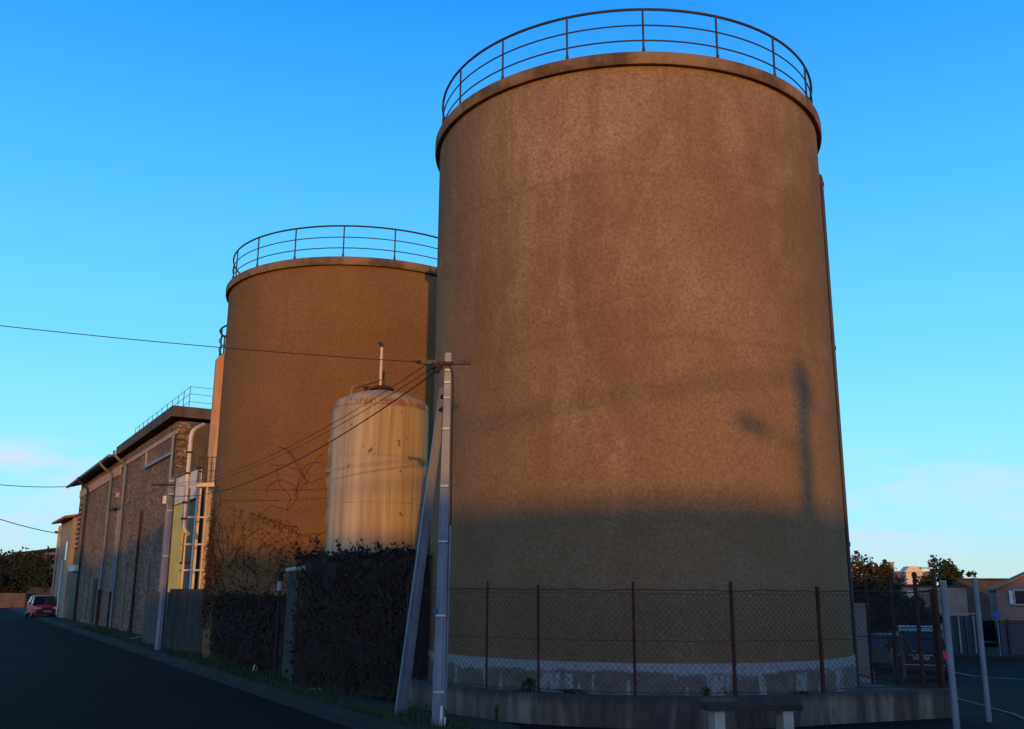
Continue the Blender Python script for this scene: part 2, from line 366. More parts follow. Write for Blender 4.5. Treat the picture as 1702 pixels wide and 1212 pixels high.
def kerb_wall_mat():
    m, nt, b = new_mat('rust_streaked_concrete'); k = NT(nt)
    st = k.noise(1.7, 5, .62, (1, 1, .10)); st2 = k.noise(4.2, 4, .6, (1, 1, .14), (5, 2, 1))
    col = k.mix(k.rng(st, .42, .58), (.165, .135, .095), (.055, .038, .028))
    col = k.mix(k.rng(st2, .50, .62, 0, .75), col, (.034, .022, .016))
    col = k.mix(k.rng(k.noise(2.1, 4, .6, (1, 1, .35), (1, 7, 3)), .57, .66, 0, .7), col, (.075, .026, .012))
    z = k.axis(2)
    topd = k.rng(k.op('ADD', z, k.op('MULTIPLY', k.noise(3, 4, .6, (1, 1, .2)), .22)), .42, .56, 0, .8)
    col = k.mix(topd, col, (.026, .021, .018))
    nt.links.new(col, b.inputs['Base Color']); b.inputs['Roughness'].default_value = .95; k.bump(b, k.noise(24, 4, .65), .5, .02); return m
M['kerb_wall'] = kerb_wall_mat()

# ------------------------------------------------------------------ ground
def sm(t): t = max(0, min(1, t)); return t * t * (3 - 2 * t)
def gz(x, y):
    k = sm((x - 3.5) / 5.0)
    return -k * 1.1 * max(0, min(1, (y - 17.5) / 22.0)) ** 1.0
def lerp_list(*a):
    out = []
    for (s, e, d) in a:
        v = s
        while v < e - 1e-6: out.append(v); v += d
    return out + [a[-1][1]]
def sheet(name, xs, ys, dz, mat, kind='structure'):
    mb = MB(); nx = len(xs)
    mb.add([(x, y, gz(x, y) + dz) for y in ys for x in xs], [(j * nx + i, j * nx + i + 1, (j + 1) * nx + i + 1, (j + 1) * nx + i) for j in range(len(ys) - 1) for i in range(nx - 1)])
    return mb.build(name, mat, smooth=True, kind=kind)
sheet('ground', [-3000, -600, -150, -60, -20] + lerp_list((-2, 12, .7), (12, 60, 4)) + [150, 600, 3000], [-2000, -300, -80, -20, 0, 10] + lerp_list((15, 42, .75), (42, 80, 6)) + [150, 400, 1200, 4000], 0, M['asphalt'])
KX = lambda y: -2 - .568 * (y - 15.2)           # the line of the kerb on the left street
D_ST = V(-.494, .8695, 0).normalized()          # street direction
N_ST = V(-.8695, -.494, 0).normalized()         # towards the street's far side
def flat(name, poly, z, mat, kind='structure', t=None):
    mb = MB()
    if t: mb.prism([(p[0], p[1], z - t) for p in poly], (0, 0, t))
    else: mb.add([(p[0], p[1], z) for p in poly], [tuple(range(len(poly)))])
    return mb.build(name, mat, smooth=False, kind=kind)
road_poly = [(KX(2), 2), (KX(105), 105), (KX(105) - 9, 103), (KX(2) - 9.2, 2 - 4.5)]
flat('road', road_poly, .006, M['road'])
# kerb and verge between the street and the yard walls
def vr(y):
    K = [(9.5, KX(9.5) + .9), (14, .15), (15.6, .15), (17.6, -1.35), (21.5, -4.3), (30, -8.7), (42, -14.2), (106, KX(106) + 4.5)]
    for (a, xa), (b, xb) in zip(K, K[1:]):
        if y <= b: return xa + (xb - xa) * (y - a) / (b - a)
mb = MB(); ys = lerp_list((9.5, 22, .6), (22, 105, 3)); vs = []
for y in ys: vs += [(KX(y) + .21, y, .10), ((KX(y) + vr(y)) / 2, y, .075 + random.uniform(-.01, .015)), (vr(y), y, .02)]
mb.add(vs, [(3 * i + k, 3 * i + k + 1, 3 * i + k + 4, 3 * i + k + 3) for i in range(len(ys) - 1) for k in (0, 1)]); mb.build('verge', M['earth'], kind='structure')
mb = MB()
n = 46
for i in range(n):
    y0 = 9.5 + i * 2.06; y1 = y0 + 2.03
    mb.prism([(KX(y0), y0, -.05), (KX(y0) + .03, y0, .10), (KX(y0) + .2, y0, .105), (KX(y0) + .2, y0, -.05)], (KX(y1) - KX(y0), y1 - y0, 0))
mb.build('kerb', M['kerb'], smooth=False, kind='structure')
# gutter line: a pale worn strip beside the kerb
mb = MB(); mb.add([(KX(9.5) - .34, 9.5, .0085), (KX(105) - .34, 105, .0085), (KX(105) - .01, 105, .0085), (KX(9.5) - .01, 9.5, .0085)], [(0, 1, 2, 3)])
mb.build('gutter', M['kerb'], smooth=False, kind='structure')

# ------------------------------------------------------------------ storage tanks
P1 = V(2.534, 20.343, 0); R1 = 4.2
P2 = V(-5.10, 31.844, 0); R2 = 4.49
P3 = V(-9.64, 37.3, 0); R3 = 2.08
H12 = 11.74; H1 = 11.80
def railing(root, c, r, z, nposts, phase, h=.93, rt=.024, rp=.022, hide=None):
    rl = MB()
    for k, f in enumerate((1, .645, .31)): rl.tube(circ(c, r, z + h * f, 120), rt * (1.1 if k == 0 else .62), 6, True)
    rl.build('railing', M['rail'], root)
    for i in range(nposts):
        a = 2 * math.pi * i / nposts + phase
        p = V(c[0] + r * math.sin(a), c[1] - r * math.cos(a), z)
        mb = MB(); mb.tube([p, p + V(0, 0, .10), p + V(0, 0, .16), p + V(0, 0, h)], [rp * 1.9, rp * 1.6, rp, rp], 6)
        mb.build('railing_post', M['rail'], root)
def cyl_tank(root, c, r, h, wall_mat, rim_mat, rim_h=.25, over=.09, base=0):
    mb = MB(); mb.lathe([(r, base), (r, base + .6), (r, h * .33), (r, h * .66), (r, h - rim_h + .02)], c, 128); mb.build('wall', wall_mat, root)
    mb = MB(); mb.lathe([(r - .02, h - rim_h), (r + over, h - rim_h - .01), (r + over + .02, h - rim_h + .03), (r + over + .02, h - .03), (r + over - .02, h), (r - .3, h), (r - .3, h - .1), (.01, h - .05)], c, 128)
    mb.build('rim', rim_mat, root)
# bearing angle of lathe: angle a from -Y axis towards +X
front = thing('storage_tank', P1, 'largest round brown rendered storage tank, in front, behind the wire fence', 'storage tank')
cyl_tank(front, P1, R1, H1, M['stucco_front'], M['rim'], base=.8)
mb = MB(); mb.lathe([(R1 + .015, -.05), (R1 + .02, .5), (R1 + .018, .895), (R1 - .03, .91)], P1, 128); mb.build('plinth', M['plinth'], front)
railing(front, P1, R1 - .04, H1, 18, R(5.6 - 7.1), h=.95)
a = R(115)
pipe_xy = lambda rr, a=a: V(P1.x + rr * math.sin(a), P1.y - rr * math.cos(a), 0)
A_R = R(72.5)     # just past the right-hand limb
px = lambda rr, z: V(P1.x + rr * math.sin(A_R + 0), P1.y - rr * math.cos(A_R + 0), z)
mb = MB(); mb.tube([px(R1 - .03, 10.72), px(R1 + .015, 10.68), px(R1 + .03, 10.6), px(R1 + .03, 5.5), px(R1 + .03, .3)], .042, 10); pipe = mb.build('downpipe', M['rail'], front)
for z in (10.5, 6.9, 2.95):
    mb = MB(); mb.tube([px(R1 + .03, z - .04), px(R1 + .03, z + .04)], .056, 10); mb.box(px(R1 + .03, z), (.05, .05, .06)); mb.build('pipe_bracket', M['rail'], pipe)
second = thing('storage_tank', P2, 'brown rendered storage tank behind the cream steel tank, vines on its left foot', 'storage tank')
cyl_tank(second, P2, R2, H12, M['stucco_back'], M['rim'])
railing(second, P2, R2 - .06, H12, 18, 0, h=1.02)
third = thing('storage_tank', P3, 'narrow orange stained tank squeezed behind the left edge of the vine covered tank', 'storage tank')
H3 = 10.84
mb = MB(); mb.lathe([(R3, 0), (R3, 4), (R3, 8), (R3, H3 - .12), (R3 - .05, H3 - .03), (R3 - .2, H3), (.01, H3 + .05)], P3, 80); mb.build('wall', M['orange_render'], third)
railing(third, P3, R3 - .1, H3, 9, R(-58), h=1.12, rt=.034, rp=.03)

# ------------------------------------------------------------------ cream steel tank
PW = V(-3.41, 24.77, 0); RW = 1.25
wt = thing('steel_tank', PW, 'small streaked cream steel tank with rust spots and thin vent pipe on its dome', 'steel tank')
mb = MB(); prof = [(RW, .0), (RW, 1.5), (RW + .012, 1.51), (RW + .012, 1.56), (RW, 1.57), (RW, 4.1), (RW + .010, 4.11), (RW + .010, 4.15), (RW, 4.16), (RW, 6.54), (RW + .015, 6.555), (RW + .015, 6.595), (RW, 6.61)]
mb.lathe(prof, PW, 80); mb.build('shell', M['white_tank'], wt)
mb = MB(); mb.lathe([(RW, 6.61), (RW - .025, 6.70), (RW - .11, 6.79), (RW - .45, 6.96), (.42, 7.06), (.30, 7.09), (.01, 7.10)], PW, 80); mb.build('dome', M['white_tank'], wt)
mb = MB(); mb.lathe([(.22, 7.03), (.22, 7.13), (.32, 7.135), (.32, 7.17), (.24, 7.185), (.22, 7.23), (.01, 7.25)], PW, 40)
for i in range(12):
    a = i * math.pi / 6; mb.tube([(PW.x + .275 * math.cos(a), PW.y + .275 * math.sin(a), 7.1), (PW.x + .275 * math.cos(a), PW.y + .275 * math.sin(a), 7.20)], .022, 6)
man = mb.build('manhole', M['rust'], wt)
v0 = PW + V(-.03, -.12, -.15)
mb = MB(); mb.tube([v0 + V(0, 0, 7.2), v0 + V(0, 0, 8.42)], .036, 10); vp = mb.build('vent_pipe', M['cream'], wt)
mb = MB(); mb.tube([v0 + V(0, 0, 8.42), v0 + V(0, 0, 8.48), v0 + V(-.05, 0, 8.54), v0 + V(-.09, 0, 8.50)], [.05, .055, .055, .05], 8); mb.build('vent_cap', M['rail'], vp)
e0 = PW + V(-.76, -.2, -.06)
mb = MB(); mb.tube([e0 + V(0, 0, 6.75), e0 + V(0, 0, 7.16), e0 + V(.03, 0, 7.22), e0 + V(.10, 0, 7.26), e0 + V(.62, .08, 7.44), e0 + V(.72, .10, 7.44), e0 + V(.78, .12, 7.36)], .058, 10); mb.build('overflow_pipe', M['rim'], wt)
mb = MB(); mb.lathe([(.04, 7.0), (.05, 7.08), (.09, 7.10), (.09, 7.13), (.01, 7.14)], PW + V(-.35, -.45, 0), 16); mb.build('valve', M['rust'], wt)
# crumpled foam hanging on the tank's left side
mb = MB(); fpts = []; frad = []
for k in range(40):
    t = k / 39; z = 6.15 - 4.2 * t; a = R(-80 + 5 * math.sin(k * .9) + random.uniform(-3, 3)); rr = RW + .015
    fpts.append(PW + V(rr * math.sin(a), -rr * math.cos(a), z)); frad.append(max(.008, random.uniform(.006, .06) * (1.7 if .10 < t < .36 else .45)))
mb.tube(fpts, frad, 8)
mb.build('foam_drip', M['plaster'], wt)

# ------------------------------------------------------------------ factory on the left
A0 = V(-13.0, 38.4, 0); DW = V(-.5075, .8616, 0).normalized(); NW = V(-.8616, -.5075, 0).normalized()
def W(t, off, z): return A0 + DW * t + NW * off + V(0, 0, z)
def wbox(mb, t0, t1, o0, o1, z0, z1):
    return mb.prism([W(t0, o0, z0), W(t1, o0, z0), W(t1, o1, z0), W(t0, o1, z0)], (0, 0, z1 - z0))
T0, TJ, T1 = 2.0, 16.3, 33.0
fac = thing('factory_building', W(T0, 0, 0), 'long rubble stone industrial building with flat concrete roof end along the left street', 'factory')
mb = MB(); wbox(mb, T0 + .5, T1, 0, -13, 0, 9.0); mb.build('stone_wall', M['stone'], fac, False)
mb = MB(); wbox(mb, T0, T0 + .49, .0, -13, 0, 8.95); mb.build('end_wall', M['concrete'], fac, False)
# pilaster of stone blocks at the corner
mb = MB()
for i in range(34):
    z = .1 + i * .26; w_ = .16 + .10 * (i % 2)
    wbox(mb, T0 - .03, T0 + .3 + .2 * (i % 2), .025, -.25 - w_, z, z + .235)
mb.build('corner_blocks', M['stone'], fac, False)
mb = MB(); wbox(mb, T0 - .12, TJ - .05, .36, -13.1, 9.10, 9.56); mb.build('parapet', M['concrete'], fac, False)
mb = MB(); wbox(mb, T0 - .02, TJ, .05, -.3, 8.42, 8.62); wbox(mb, TJ + .02, T1 - .02, .06, -.3, 8.1, 8.62); mb.build('ring_beam', M['beam'], fac, False)
mb = MB()
mb.prism([W(TJ + .02, .6, 9.0), W(TJ + .02, .6, 9.13), W(TJ + .02, -6.5, 11.2), W(TJ + .02, -13.6, 9.2), W(TJ + .02, -13.6, 9.05), W(TJ + .02, -6.5, 11.0)], DW * (T1 - TJ + 2.2)); rf = mb.build('roof', M['tile_dark'], fac, False)
mb = MB()
for sg in (0, 1):
    pass
mb.tube([W(TJ - .1, .67, 9.08), W(T1 + 2.2, .67, 9.03)], .085, 8); mb.build('gutter', M['galv'], rf)
# recessed window strip with a grey sill under the parapet
mb = MB(); wbox(mb, T0 + .6, 8.6, .03, .004, 7.72, 8.38); wb = mb.build('window_strip', M['stone'], fac, False)
mb = MB(); wbox(mb, T0 + .45, 8.75, .12, .0, 7.60, 7.73); mb.build('sill', M['galv'], wb, False)
mb = MB(); wbox(mb, 8.6, 8.75, .10, .0, 7.735, 8.4); mb.build('jamb', M['concrete_pale'], wb, False)
def dpipe(t, top, bot, r, mat, goose=False, lower=None):
    pts = []
    if goose: pts += [W(t - .1, .80, 9.05), W(t - .1, .80, 8.85), W(t - .06, .55, 8.62), W(t, .18, 8.35)]
    pts += [W(t, .14, top), W(t, .14, bot)]
    mb = MB(); mb.tube(pts, r, 8); o = mb.build('downpipe', mat, fac)
    if lower:
        mb = MB(); mb.tube([W(t, .14, lower), W(t, .14, .02)], r * 1.25, 8); mb.build('cast_iron_foot', M['rust'], o)
dpipe(T0 + .25, 8.4, .1, .065, M['galv'])
dpipe(13.9, 8.2, .1, .075, M['galv'], True)
dpipe(14.7, 6.0, 1.9, .07, M['galv'], False, 1.9)
dpipe(18.6, 8.2, 2.0, .075, M['galv'], True, 2.0)
dpipe(8.2, 5.6, 1.9, .06, M['rust'], False, 1.9)
dpipe(28.2, 8.2, 1.9, .07, M['tile_dark'], True, 1.9)
mb = MB(); wbox(mb, 20.9, 22.0, .05, 0, .1, 2.6); mb.build('door', M['tile_dark'], fac, False)
mb = MB(); wbox(mb, 29.6, 32.9, .26, .0, 3.15, 3.55); ln = mb.build('door_canopy', M['white_paint'], fac, False)
mb = MB(); wbox(mb, 29.9, 32.6, .03, .0, .05, 3.12); mb.build('door', M['dark'], fac, False)
mb = MB(); wbox(mb, 31.2, 32.6, .035, .0, 4.6, 7.6)
mb.build('window', M['tile_dark'], fac, False)
for i in range(9):
    mb = MB(); wbox(mb, 31.2, 32.6, .07, .04, 4.75 + i * .32, 4.86 + i * .32); mb.build('window_bar', M['beam'], fac, False)
mb = MB(); wbox(mb, 16.2, 16.5, .14, 0, 6.85, 7.1); mb.build('junction_box', M['beam'], fac, False)
mb = MB(); wbox(mb, 15.4, 17.6, .22, .16, 6.2, 6.28); wbox(mb, 16.4, 16.5, .16, 0, 6.15, 6.33); mb.build('arm_shadow_bar', M['rust'], fac, False)  # dark bar added in place of a pole cross arm's shadow on the wall
# roof railing
mb = MB()
for z in (.36, .70, 1.02):
    mb.tube([W(TJ - .6, -.45, 9.56 + z), W(T0 + .6, -.45, 9.56 + z), W(T0 + .6, -3.0, 9.56 + z)], .011, 6)
rr = mb.build('roof_railing', M['rail'], fac)
for i in range(12):
    mb = MB(); t = T0 + .6 + i * 1.2; mb.tube([W(t, -.45, 9.55), W(t, -.45, 10.59)], .014, 6); mb.build('railing_post', M['rail'], rr)
mb = MB(); mb.tube([W(T0 + .5, -1.6, 9.5), W(T0 + .5, -1.6, 10.75), W(T0 + .5, -1.68, 10.85), W(T0 + .5, -2.0, 10.87)], .04, 8); mb.build('access_hoop', M['rail'], fac)
# tie bars on the wall
for t in (5.5, 11.3, 24.0, 26.2):
    mb = MB(); wbox(mb, t, t + .12, .03, .0, .2, random.uniform(3, 5)); mb.build('drain_mark', M['concrete'], fac, False)

# yellow loading bay next to it
def at(pxx, pyy, Y):                       # the point at depth Y seen at a photograph position, to take measurements off the photograph
    f = V(0, math.cos(R(13.3)), math.sin(R(13.3))); u0 = V(0, -math.sin(R(13.3)), math.cos(R(13.3))); r0 = V(1, 0, 0); ro = R(.38)
    r_ = r0 * math.cos(ro) + u0 * math.sin(ro); u_ = u0 * math.cos(ro) - r0 * math.sin(ro)
    d = f + r_ * ((pxx - 851) / 1600) - u_ * ((pyy - 606) / 1600); return V(0, 0, EYE) + d * (Y / d.y)
bay = thing('loading_bay', W(0, 0, 0), 'yellow loading bay front with cream fascia at the near end of the stone building', 'loading bay')
mb = MB(); wbox(mb, 1.95, -2.5, .08, -.12, 5.36, 6.44); mb.build('fascia', M['cream'], bay, False)
mb = MB(); wbox(mb, 1.95, -2.5, .14, -.16, 6.45, 6.52); mb.build('flashing', M['rail'], bay, False)
mb = MB(); wbox(mb, 1.95, -.30, .0, -.2, 0, 5.35); mb.build('yellow_wall', M['yellow'], bay, False)
mb = MB(); wbox(mb, -2.3, -2.5, .02, -.12, 0, 5.35); mb.build('post', M['cream'], bay, False)
mb = MB(); wbox(mb, -.31, -2.29, -.06, -.12, 3.0, 5.35); mb.build('dark_glazing', M['dark'], bay, False)
mb = MB(); wbox(mb, -.31, -1.1, -.02, -.10, 0, 2.95); mb.build('door', M['yellow'], bay, False)
mb = MB(); wbox(mb, -1.11, -2.29, -.02, -.10, 0, 2.95); mb.build('grey_door', M['hoarding'], bay, False)
mb = MB(); wbox(mb, -.31, -2.29, .0, -.1, 2.97, 3.06); mb.build('transom', M['rust'], bay, False)

YL = 34.75
lad = thing('access_ladder', at(322, 1085, YL) * 1, 'steel access frame with wide rungs and a balcony on the narrow orange tank', 'access ladder')
def zpx(y, x=325): return at(x, y, YL).z
UX0, UX1 = at(308, 900, YL).x, at(338, 900, YL).x
for x, zt_ in ((UX0, zpx(812)), (UX1, zpx(806))):
    mb = MB(); mb.tube([(x, YL, .1), (x, YL, zt_)], .035, 8); mb.build('upright', M['cream'], lad)
for yy in (860, 905, 948, 992, 1036):
    z = zpx(yy); mb = MB(); mb.tube([(UX0 - .12, YL - .03, z), (UX1 + .12, YL - .03, z)], .032, 8); mb.tube([(UX1, YL, z), (UX1 + .1, YL + .55, z)], .028, 8); mb.build('rung', M['cream'], lad)
X0, X1 = at(328, 806, YL).x, at(358, 806, YL).x; ZP = zpx(806)
mb = MB(); mb.box(((X0 + X1) / 2, YL + .3, ZP), (X1 - X0, .75, .14)); mb.build('platform', M['cream'], lad, False)
for z in (ZP + .5, ZP + 1.0):
    mb = MB(); mb.tube([(X0 + .02, YL + .62, z), (X0 + .02, YL - .05, z), (X1 - .02, YL - .05, z), (X1 - .02, YL + .62, z)], .02, 6); mb.build('balcony_rail', M['rail'], lad)
for i in range(5):
    x = X0 + .02 + (X1 - X0 - .04) * i / 4; mb = MB(); mb.tube([(x, YL - .05, ZP + .06), (x, YL - .05, ZP + 1.02)], .018, 6); mb.build('baluster', M['rail'], lad)
wp = thing('overflow_pipe', at(311, 800, 34.4), 'white pipe bending down from the narrow orange tank to above the yellow bay', 'pipe')
q = [at(338, 706, 35.6), at(325, 713, 34.6), at(320, 718, 34.45), at(317.5, 727, 34.4), at(316, 745, 34.4), at(309, 830, 34.4), at(305, 866, 34.4), at(305, 876, 34.4), at(308, 883, 34.45), at(314, 888, 34.6)]
mb = MB(); mb.tube(q, .078, 12); mb.build('pipe', M['white_paint'], wp)
for k in (.06, .35, .75, .97):
    p = q[4].lerp(q[6], k); mb = MB(); mb.tube([p - V(0, 0, .035), p + V(0, 0, .035)], .10, 12); mb.build('pipe_clamp', M['rust'], wp)

# ------------------------------------------------------------------ walls along the street
def wall_run(mb, pts, h, th):
    for (a, b) in zip(pts, pts[1:]):
        a = V(*a, 0) if len(a) == 2 else V(*a); b = V(*b, 0) if len(b) == 2 else V(*b)
        d = (b - a).normalized(); n_ = V(d.y, -d.x, 0) * th
        mb.prism([a, b, b - n_, a - n_], (0, 0, h))
LW = [(-14.0, 38.0), (-11.7, 33.9)]
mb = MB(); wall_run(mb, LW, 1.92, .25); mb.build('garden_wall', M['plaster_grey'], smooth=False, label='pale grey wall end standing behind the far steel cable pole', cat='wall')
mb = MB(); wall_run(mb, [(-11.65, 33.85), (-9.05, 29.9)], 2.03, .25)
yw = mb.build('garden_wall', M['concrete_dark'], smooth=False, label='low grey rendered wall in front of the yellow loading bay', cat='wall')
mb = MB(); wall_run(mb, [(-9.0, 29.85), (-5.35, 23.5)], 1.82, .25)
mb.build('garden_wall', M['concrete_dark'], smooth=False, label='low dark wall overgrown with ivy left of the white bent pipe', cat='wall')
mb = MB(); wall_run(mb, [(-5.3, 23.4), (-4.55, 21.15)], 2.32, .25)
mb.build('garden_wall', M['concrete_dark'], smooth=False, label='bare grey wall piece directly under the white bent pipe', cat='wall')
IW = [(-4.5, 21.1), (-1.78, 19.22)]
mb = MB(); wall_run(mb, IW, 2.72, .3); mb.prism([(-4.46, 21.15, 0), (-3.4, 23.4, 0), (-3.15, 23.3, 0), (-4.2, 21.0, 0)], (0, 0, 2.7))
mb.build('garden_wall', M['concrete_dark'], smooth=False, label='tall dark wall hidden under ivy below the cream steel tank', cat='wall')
dp = thing('drain_pipe', (-5.0, 22.2, 2.3), 'pale bent drain pipe over the bare grey wall beside the ivy', 'pipe')
mb = MB(); mb.tube([(-4.42, 21.0, 2.47), (-4.98, 22.0, 2.44)], .055, 12); mb.build('pipe', M['pale_pipe'], dp)
mb = MB(); mb.tube([(-4.98, 22.0, 2.44), (-5.14, 22.25, 2.43), (-5.2, 22.3, 2.38), (-5.2, 22.3, 2.2)], .052, 12); mb.build('elbow', M['concrete_dark'], dp)
mb = MB(); mb.tube([(-5.2, 22.3, 2.2), (-5.2, 22.3, 2.0)], .062, 12); mb.build('sleeve', M['pale_pipe'], dp)
mb = MB(); mb.tube([(-5.2, 22.3, 2.0), (-5.2, 22.25, .2)], .03, 8); mb.build('drop_pipe', M['concrete_dark'], dp)

# ivy on the walls: wandering stems plus leaves
def ivy_on(mb_s, mb_l, a, b, h, nst, nlf, out=.05, top=.25):
    a = V(*a, 0); b = V(*b, 0); d = b - a; L_ = d.length; d.normalize(); n_ = V(d.y, -d.x, 0)
    for i in range(int(L_ * 5)):
        p = a + d * random.uniform(0, L_) + n_ * random.uniform(-.1, .1) + V(0, 0, h); ln = random.uniform(.1, .42) * (top / .25); q = p + d * random.uniform(-.2, .2) + n_ * random.uniform(-.05, .2) + V(0, 0, ln)
        mb_s.tube([p, p.lerp(q, .5) + V(0, 0, .03), q], [.007, .005, .003], 4)
        for k in range(9): mb_l.quadleaf(p.lerp(q, random.uniform(.2, 1.05)) + V(random.gauss(0, .03), random.gauss(0, .03), random.gauss(0, .02)), random.uniform(.02, .045), .7)
    for i in range(nst):
        s = random.uniform(0, L_); z = random.uniform(0, h * .3); ang = random.uniform(.9, 2.2); pts = []
        for k in range(random.randint(10, 26)):
            pts.append(a + d * s + n_ * (out + random.uniform(0, .05)) + V(0, 0, z))
            ang += random.gauss(0, .32); ang = max(.35, min(2.8, ang)); s += math.cos(ang) * .12; z += math.sin(ang) * .12
            if z > h + .05 or s < -.05 or s > L_ + .05: break
        if len(pts) > 2: mb_s.tube(pts, random.uniform(.006, .024), 4)
    for i in range(nlf):
        s = random.uniform(-.05, L_ + .05); z = h * random.random() ** .8
        mb_l.quadleaf(a + d * s + n_ * (out + abs(random.gauss(0, .07))) + V(0, 0, z), random.uniform(.025, .06), .7)
    nclump = int(L_ * 7)
    for i in range(nclump):
        s = random.uniform(-.1, L_); w_ = random.uniform(.12, .3); hh = top * random.uniform(.35, 1)
        for k in range(46):
            mb_l.quadleaf(a + d * (s + random.gauss(0, w_)) - n_ * random.uniform(-.1, .32) + V(0, 0, h + abs(random.gauss(0, .5)) * hh - .06), random.uniform(.025, .055), .7)
iv = thing('ivy', (-3.4, 20.3, 0), 'dark ivy covering the tall wall below the cream steel tank', 'ivy')
ms, ml = MB(), MB(); ivy_on(ms, ml, *IW, 2.72, 300, 900, .05, .26); ivy_on(ms, ml, (-3.4, 23.4), (-4.5, 21.15), 2.72, 40, 900, .05, .22)
ms.build('stem', M['ivy_stem'], iv); ml.build('foliage', M['ivy_leaf'], iv, False)
iv = thing('ivy', (-7.2, 26.6, 0), 'dark ivy hanging over the low wall left of the white bent pipe', 'ivy')
ms, ml = MB(), MB(); ivy_on(ms, ml, (-9.0, 29.85), (-5.35, 23.5), 1.82, 260, 1100, .05, .12)
ms.build('stem', M['ivy_stem'], iv); ml.build('foliage', M['ivy_leaf'], iv, False)
# vine creeping on the second tank
vn = thing('climbing_vine', (P2.x - 4.0, P2.y - 2.5, 0), 'bare reddish vine creeping up the left foot of the second brown tank', 'vine')
ms, ml = MB(), MB()
def c2(a, z, o=.02): return V(P2.x + (R2 + o) * math.sin(a), P2.y - (R2 + o) * math.cos(a), z)
# lathe angle: a=0 faces -Y; negative a is towards the left
def vmax(a):       # top of the vine at a given angle
    dg = math.degrees(a)
    if dg < -66: return 5.6
    if dg < -52: return 5.6 - (dg + 66) / 14 * 1.0
    if dg < -12: return 4.6 - (dg + 52) / 40 * .8
    return 3.6
for i in range(170):
    dg = -80 + 82 * random.random() ** 1.5; a = R(dg); z = random.uniform(.8, 3.0); ang = random.uniform(.4, 2.4); pts = []
    for k in range(random.randint(14, 44)):
        pts.append(c2(a, z)); ang += random.gauss(0, .42); ang = max(-.7, min(3.0, ang))
        a += math.cos(ang) * .085 / R2; z += math.sin(ang) * .085
        if z > vmax(a): ang = random.choice((0.1, -.3, 3.0)); z -= .1
        if a > R(14) or a < R(-90): break
    if len(pts) > 3: r_ = random.uniform(.004, .009); ms.tube(pts, [r_ * (1 - .7 * i_ / len(pts)) for i_ in range(len(pts))], 4)
    for p in pts:
        den = 1.3 if math.degrees(a) < -58 else .34
        for _ in range(2):
            if random.random() < den * .6: ml.quadleaf(p + V(random.gauss(0, .05), random.gauss(-.01, .015), random.gauss(0, .05)), random.uniform(.018, .042), .7)
for dg0, z0 in ((-13, 4.6), (-9, 5.0), (-16, 4.2)):
    for j in range(3):
        a = R(dg0); z = z0; ang = random.uniform(1.2, 2.2); pts = []
        for k in range(22):
            pts.append(c2(a, z)); ang += random.gauss(0, .22); a += math.cos(ang) * .07 / R2; z += math.sin(ang) * .07
        ms.tube(pts, .006, 4)
ms.build('stem', M['ivy_stem'], vn); ml.build('foliage', M['vine_leaf'], vn, False)

# grass on the verge
mb = MB()
def blade(p, h, lean):
    a = random.uniform(0, 6.28); w_ = random.uniform(.006, .013); u = V(math.cos(a), math.sin(a), 0) * w_; l = V(math.cos(a + 1.3), math.sin(a + 1.3), 0) * lean
    p = Vector(p); mb.add([p - u, p + u, p + u * .6 + l * .4 + V(0, 0, h * .6), p + l + V(0, 0, h), p - u * .6 + l * .4 + V(0, 0, h * .6)], [(0, 1, 2, 3, 4)])
for i in range(15000):
    y = 12 + 40 * random.random() ** 1.8; w_ = 2.0 if y > 17 else 1.1
    x = KX(y) + .24 + w_ * random.random() ** 1.6
    dens = math.sin(x * 2.1 + y * .9) + math.sin(y * 1.7) * .7 + random.uniform(-1, 1)
    if dens < -.5: continue
    blade((x, y, .08), random.uniform(.04, .15), random.uniform(0, .07))
mb.build('grass', M['grass'], smooth=False, kind='stuff')

# ------------------------------------------------------------------ boundary wall and wire fence round the front tank
def arc_pts():
    pts = []
    for k in range(205, 301, 5): pts.append(V(P1.x + 4.95 * math.cos(R(k)), P1.y + 4.95 * math.sin(R(k)), 0))
    return pts + [V(7.5, 17.06, 0)]
BP = arc_pts(); TH = .24
def offset(pts, o):                     # inward (to the left of travel direction)
    out = []
    for i, p in enumerate(pts):
        d = (pts[min(i + 1, len(pts) - 1)] - pts[max(i - 1, 0)]).normalized(); out.append(p + V(-d.y, d.x, 0) * o)
    return out
BI = offset(BP, TH)
WT = .46
mb = MB(); n = len(BP); prof = [(0, -.3), (0, WT - .02), (1, WT), (2, WT), (2, -.3)]
vs = []
for i in range(n):
    nrm = (BI[i] - BP[i])
    for (q, z) in prof: vs.append(BP[i] + nrm * (0, .12, 1)[q] + V(0, 0, z + random.uniform(-.006, .006)))
m = len(prof)
mb.add(vs, [(i * m + k, (i + 1) * m + k, (i + 1) * m + k + 1, i * m + k + 1) for i in range(n - 1) for k in range(m - 1)] + [tuple(range(m)), tuple((n - 1) * m + k for k in range(m))])
mb.prism([(7.5, 17.06, -.3), (7.41, 17.29, -.3), (7.75, 23.5, -1.2), (7.98, 23.5, -1.2)], (0, 0, .5))
bw = mb.build('boundary_wall', M['kerb_wall'], ang=50, label='low rust streaked concrete wall under the wire fence round the largest tank', cat='wall')
mb = MB(); mb.prism([(7.52, 17.08, -.4), (7.40, 17.30, -.4), (7.70, 23.4, -.9), (7.95, 23.4, -.9)], (0, 0, .78)); mb.build('return_wall', M['kerb_wall'], bw, False)
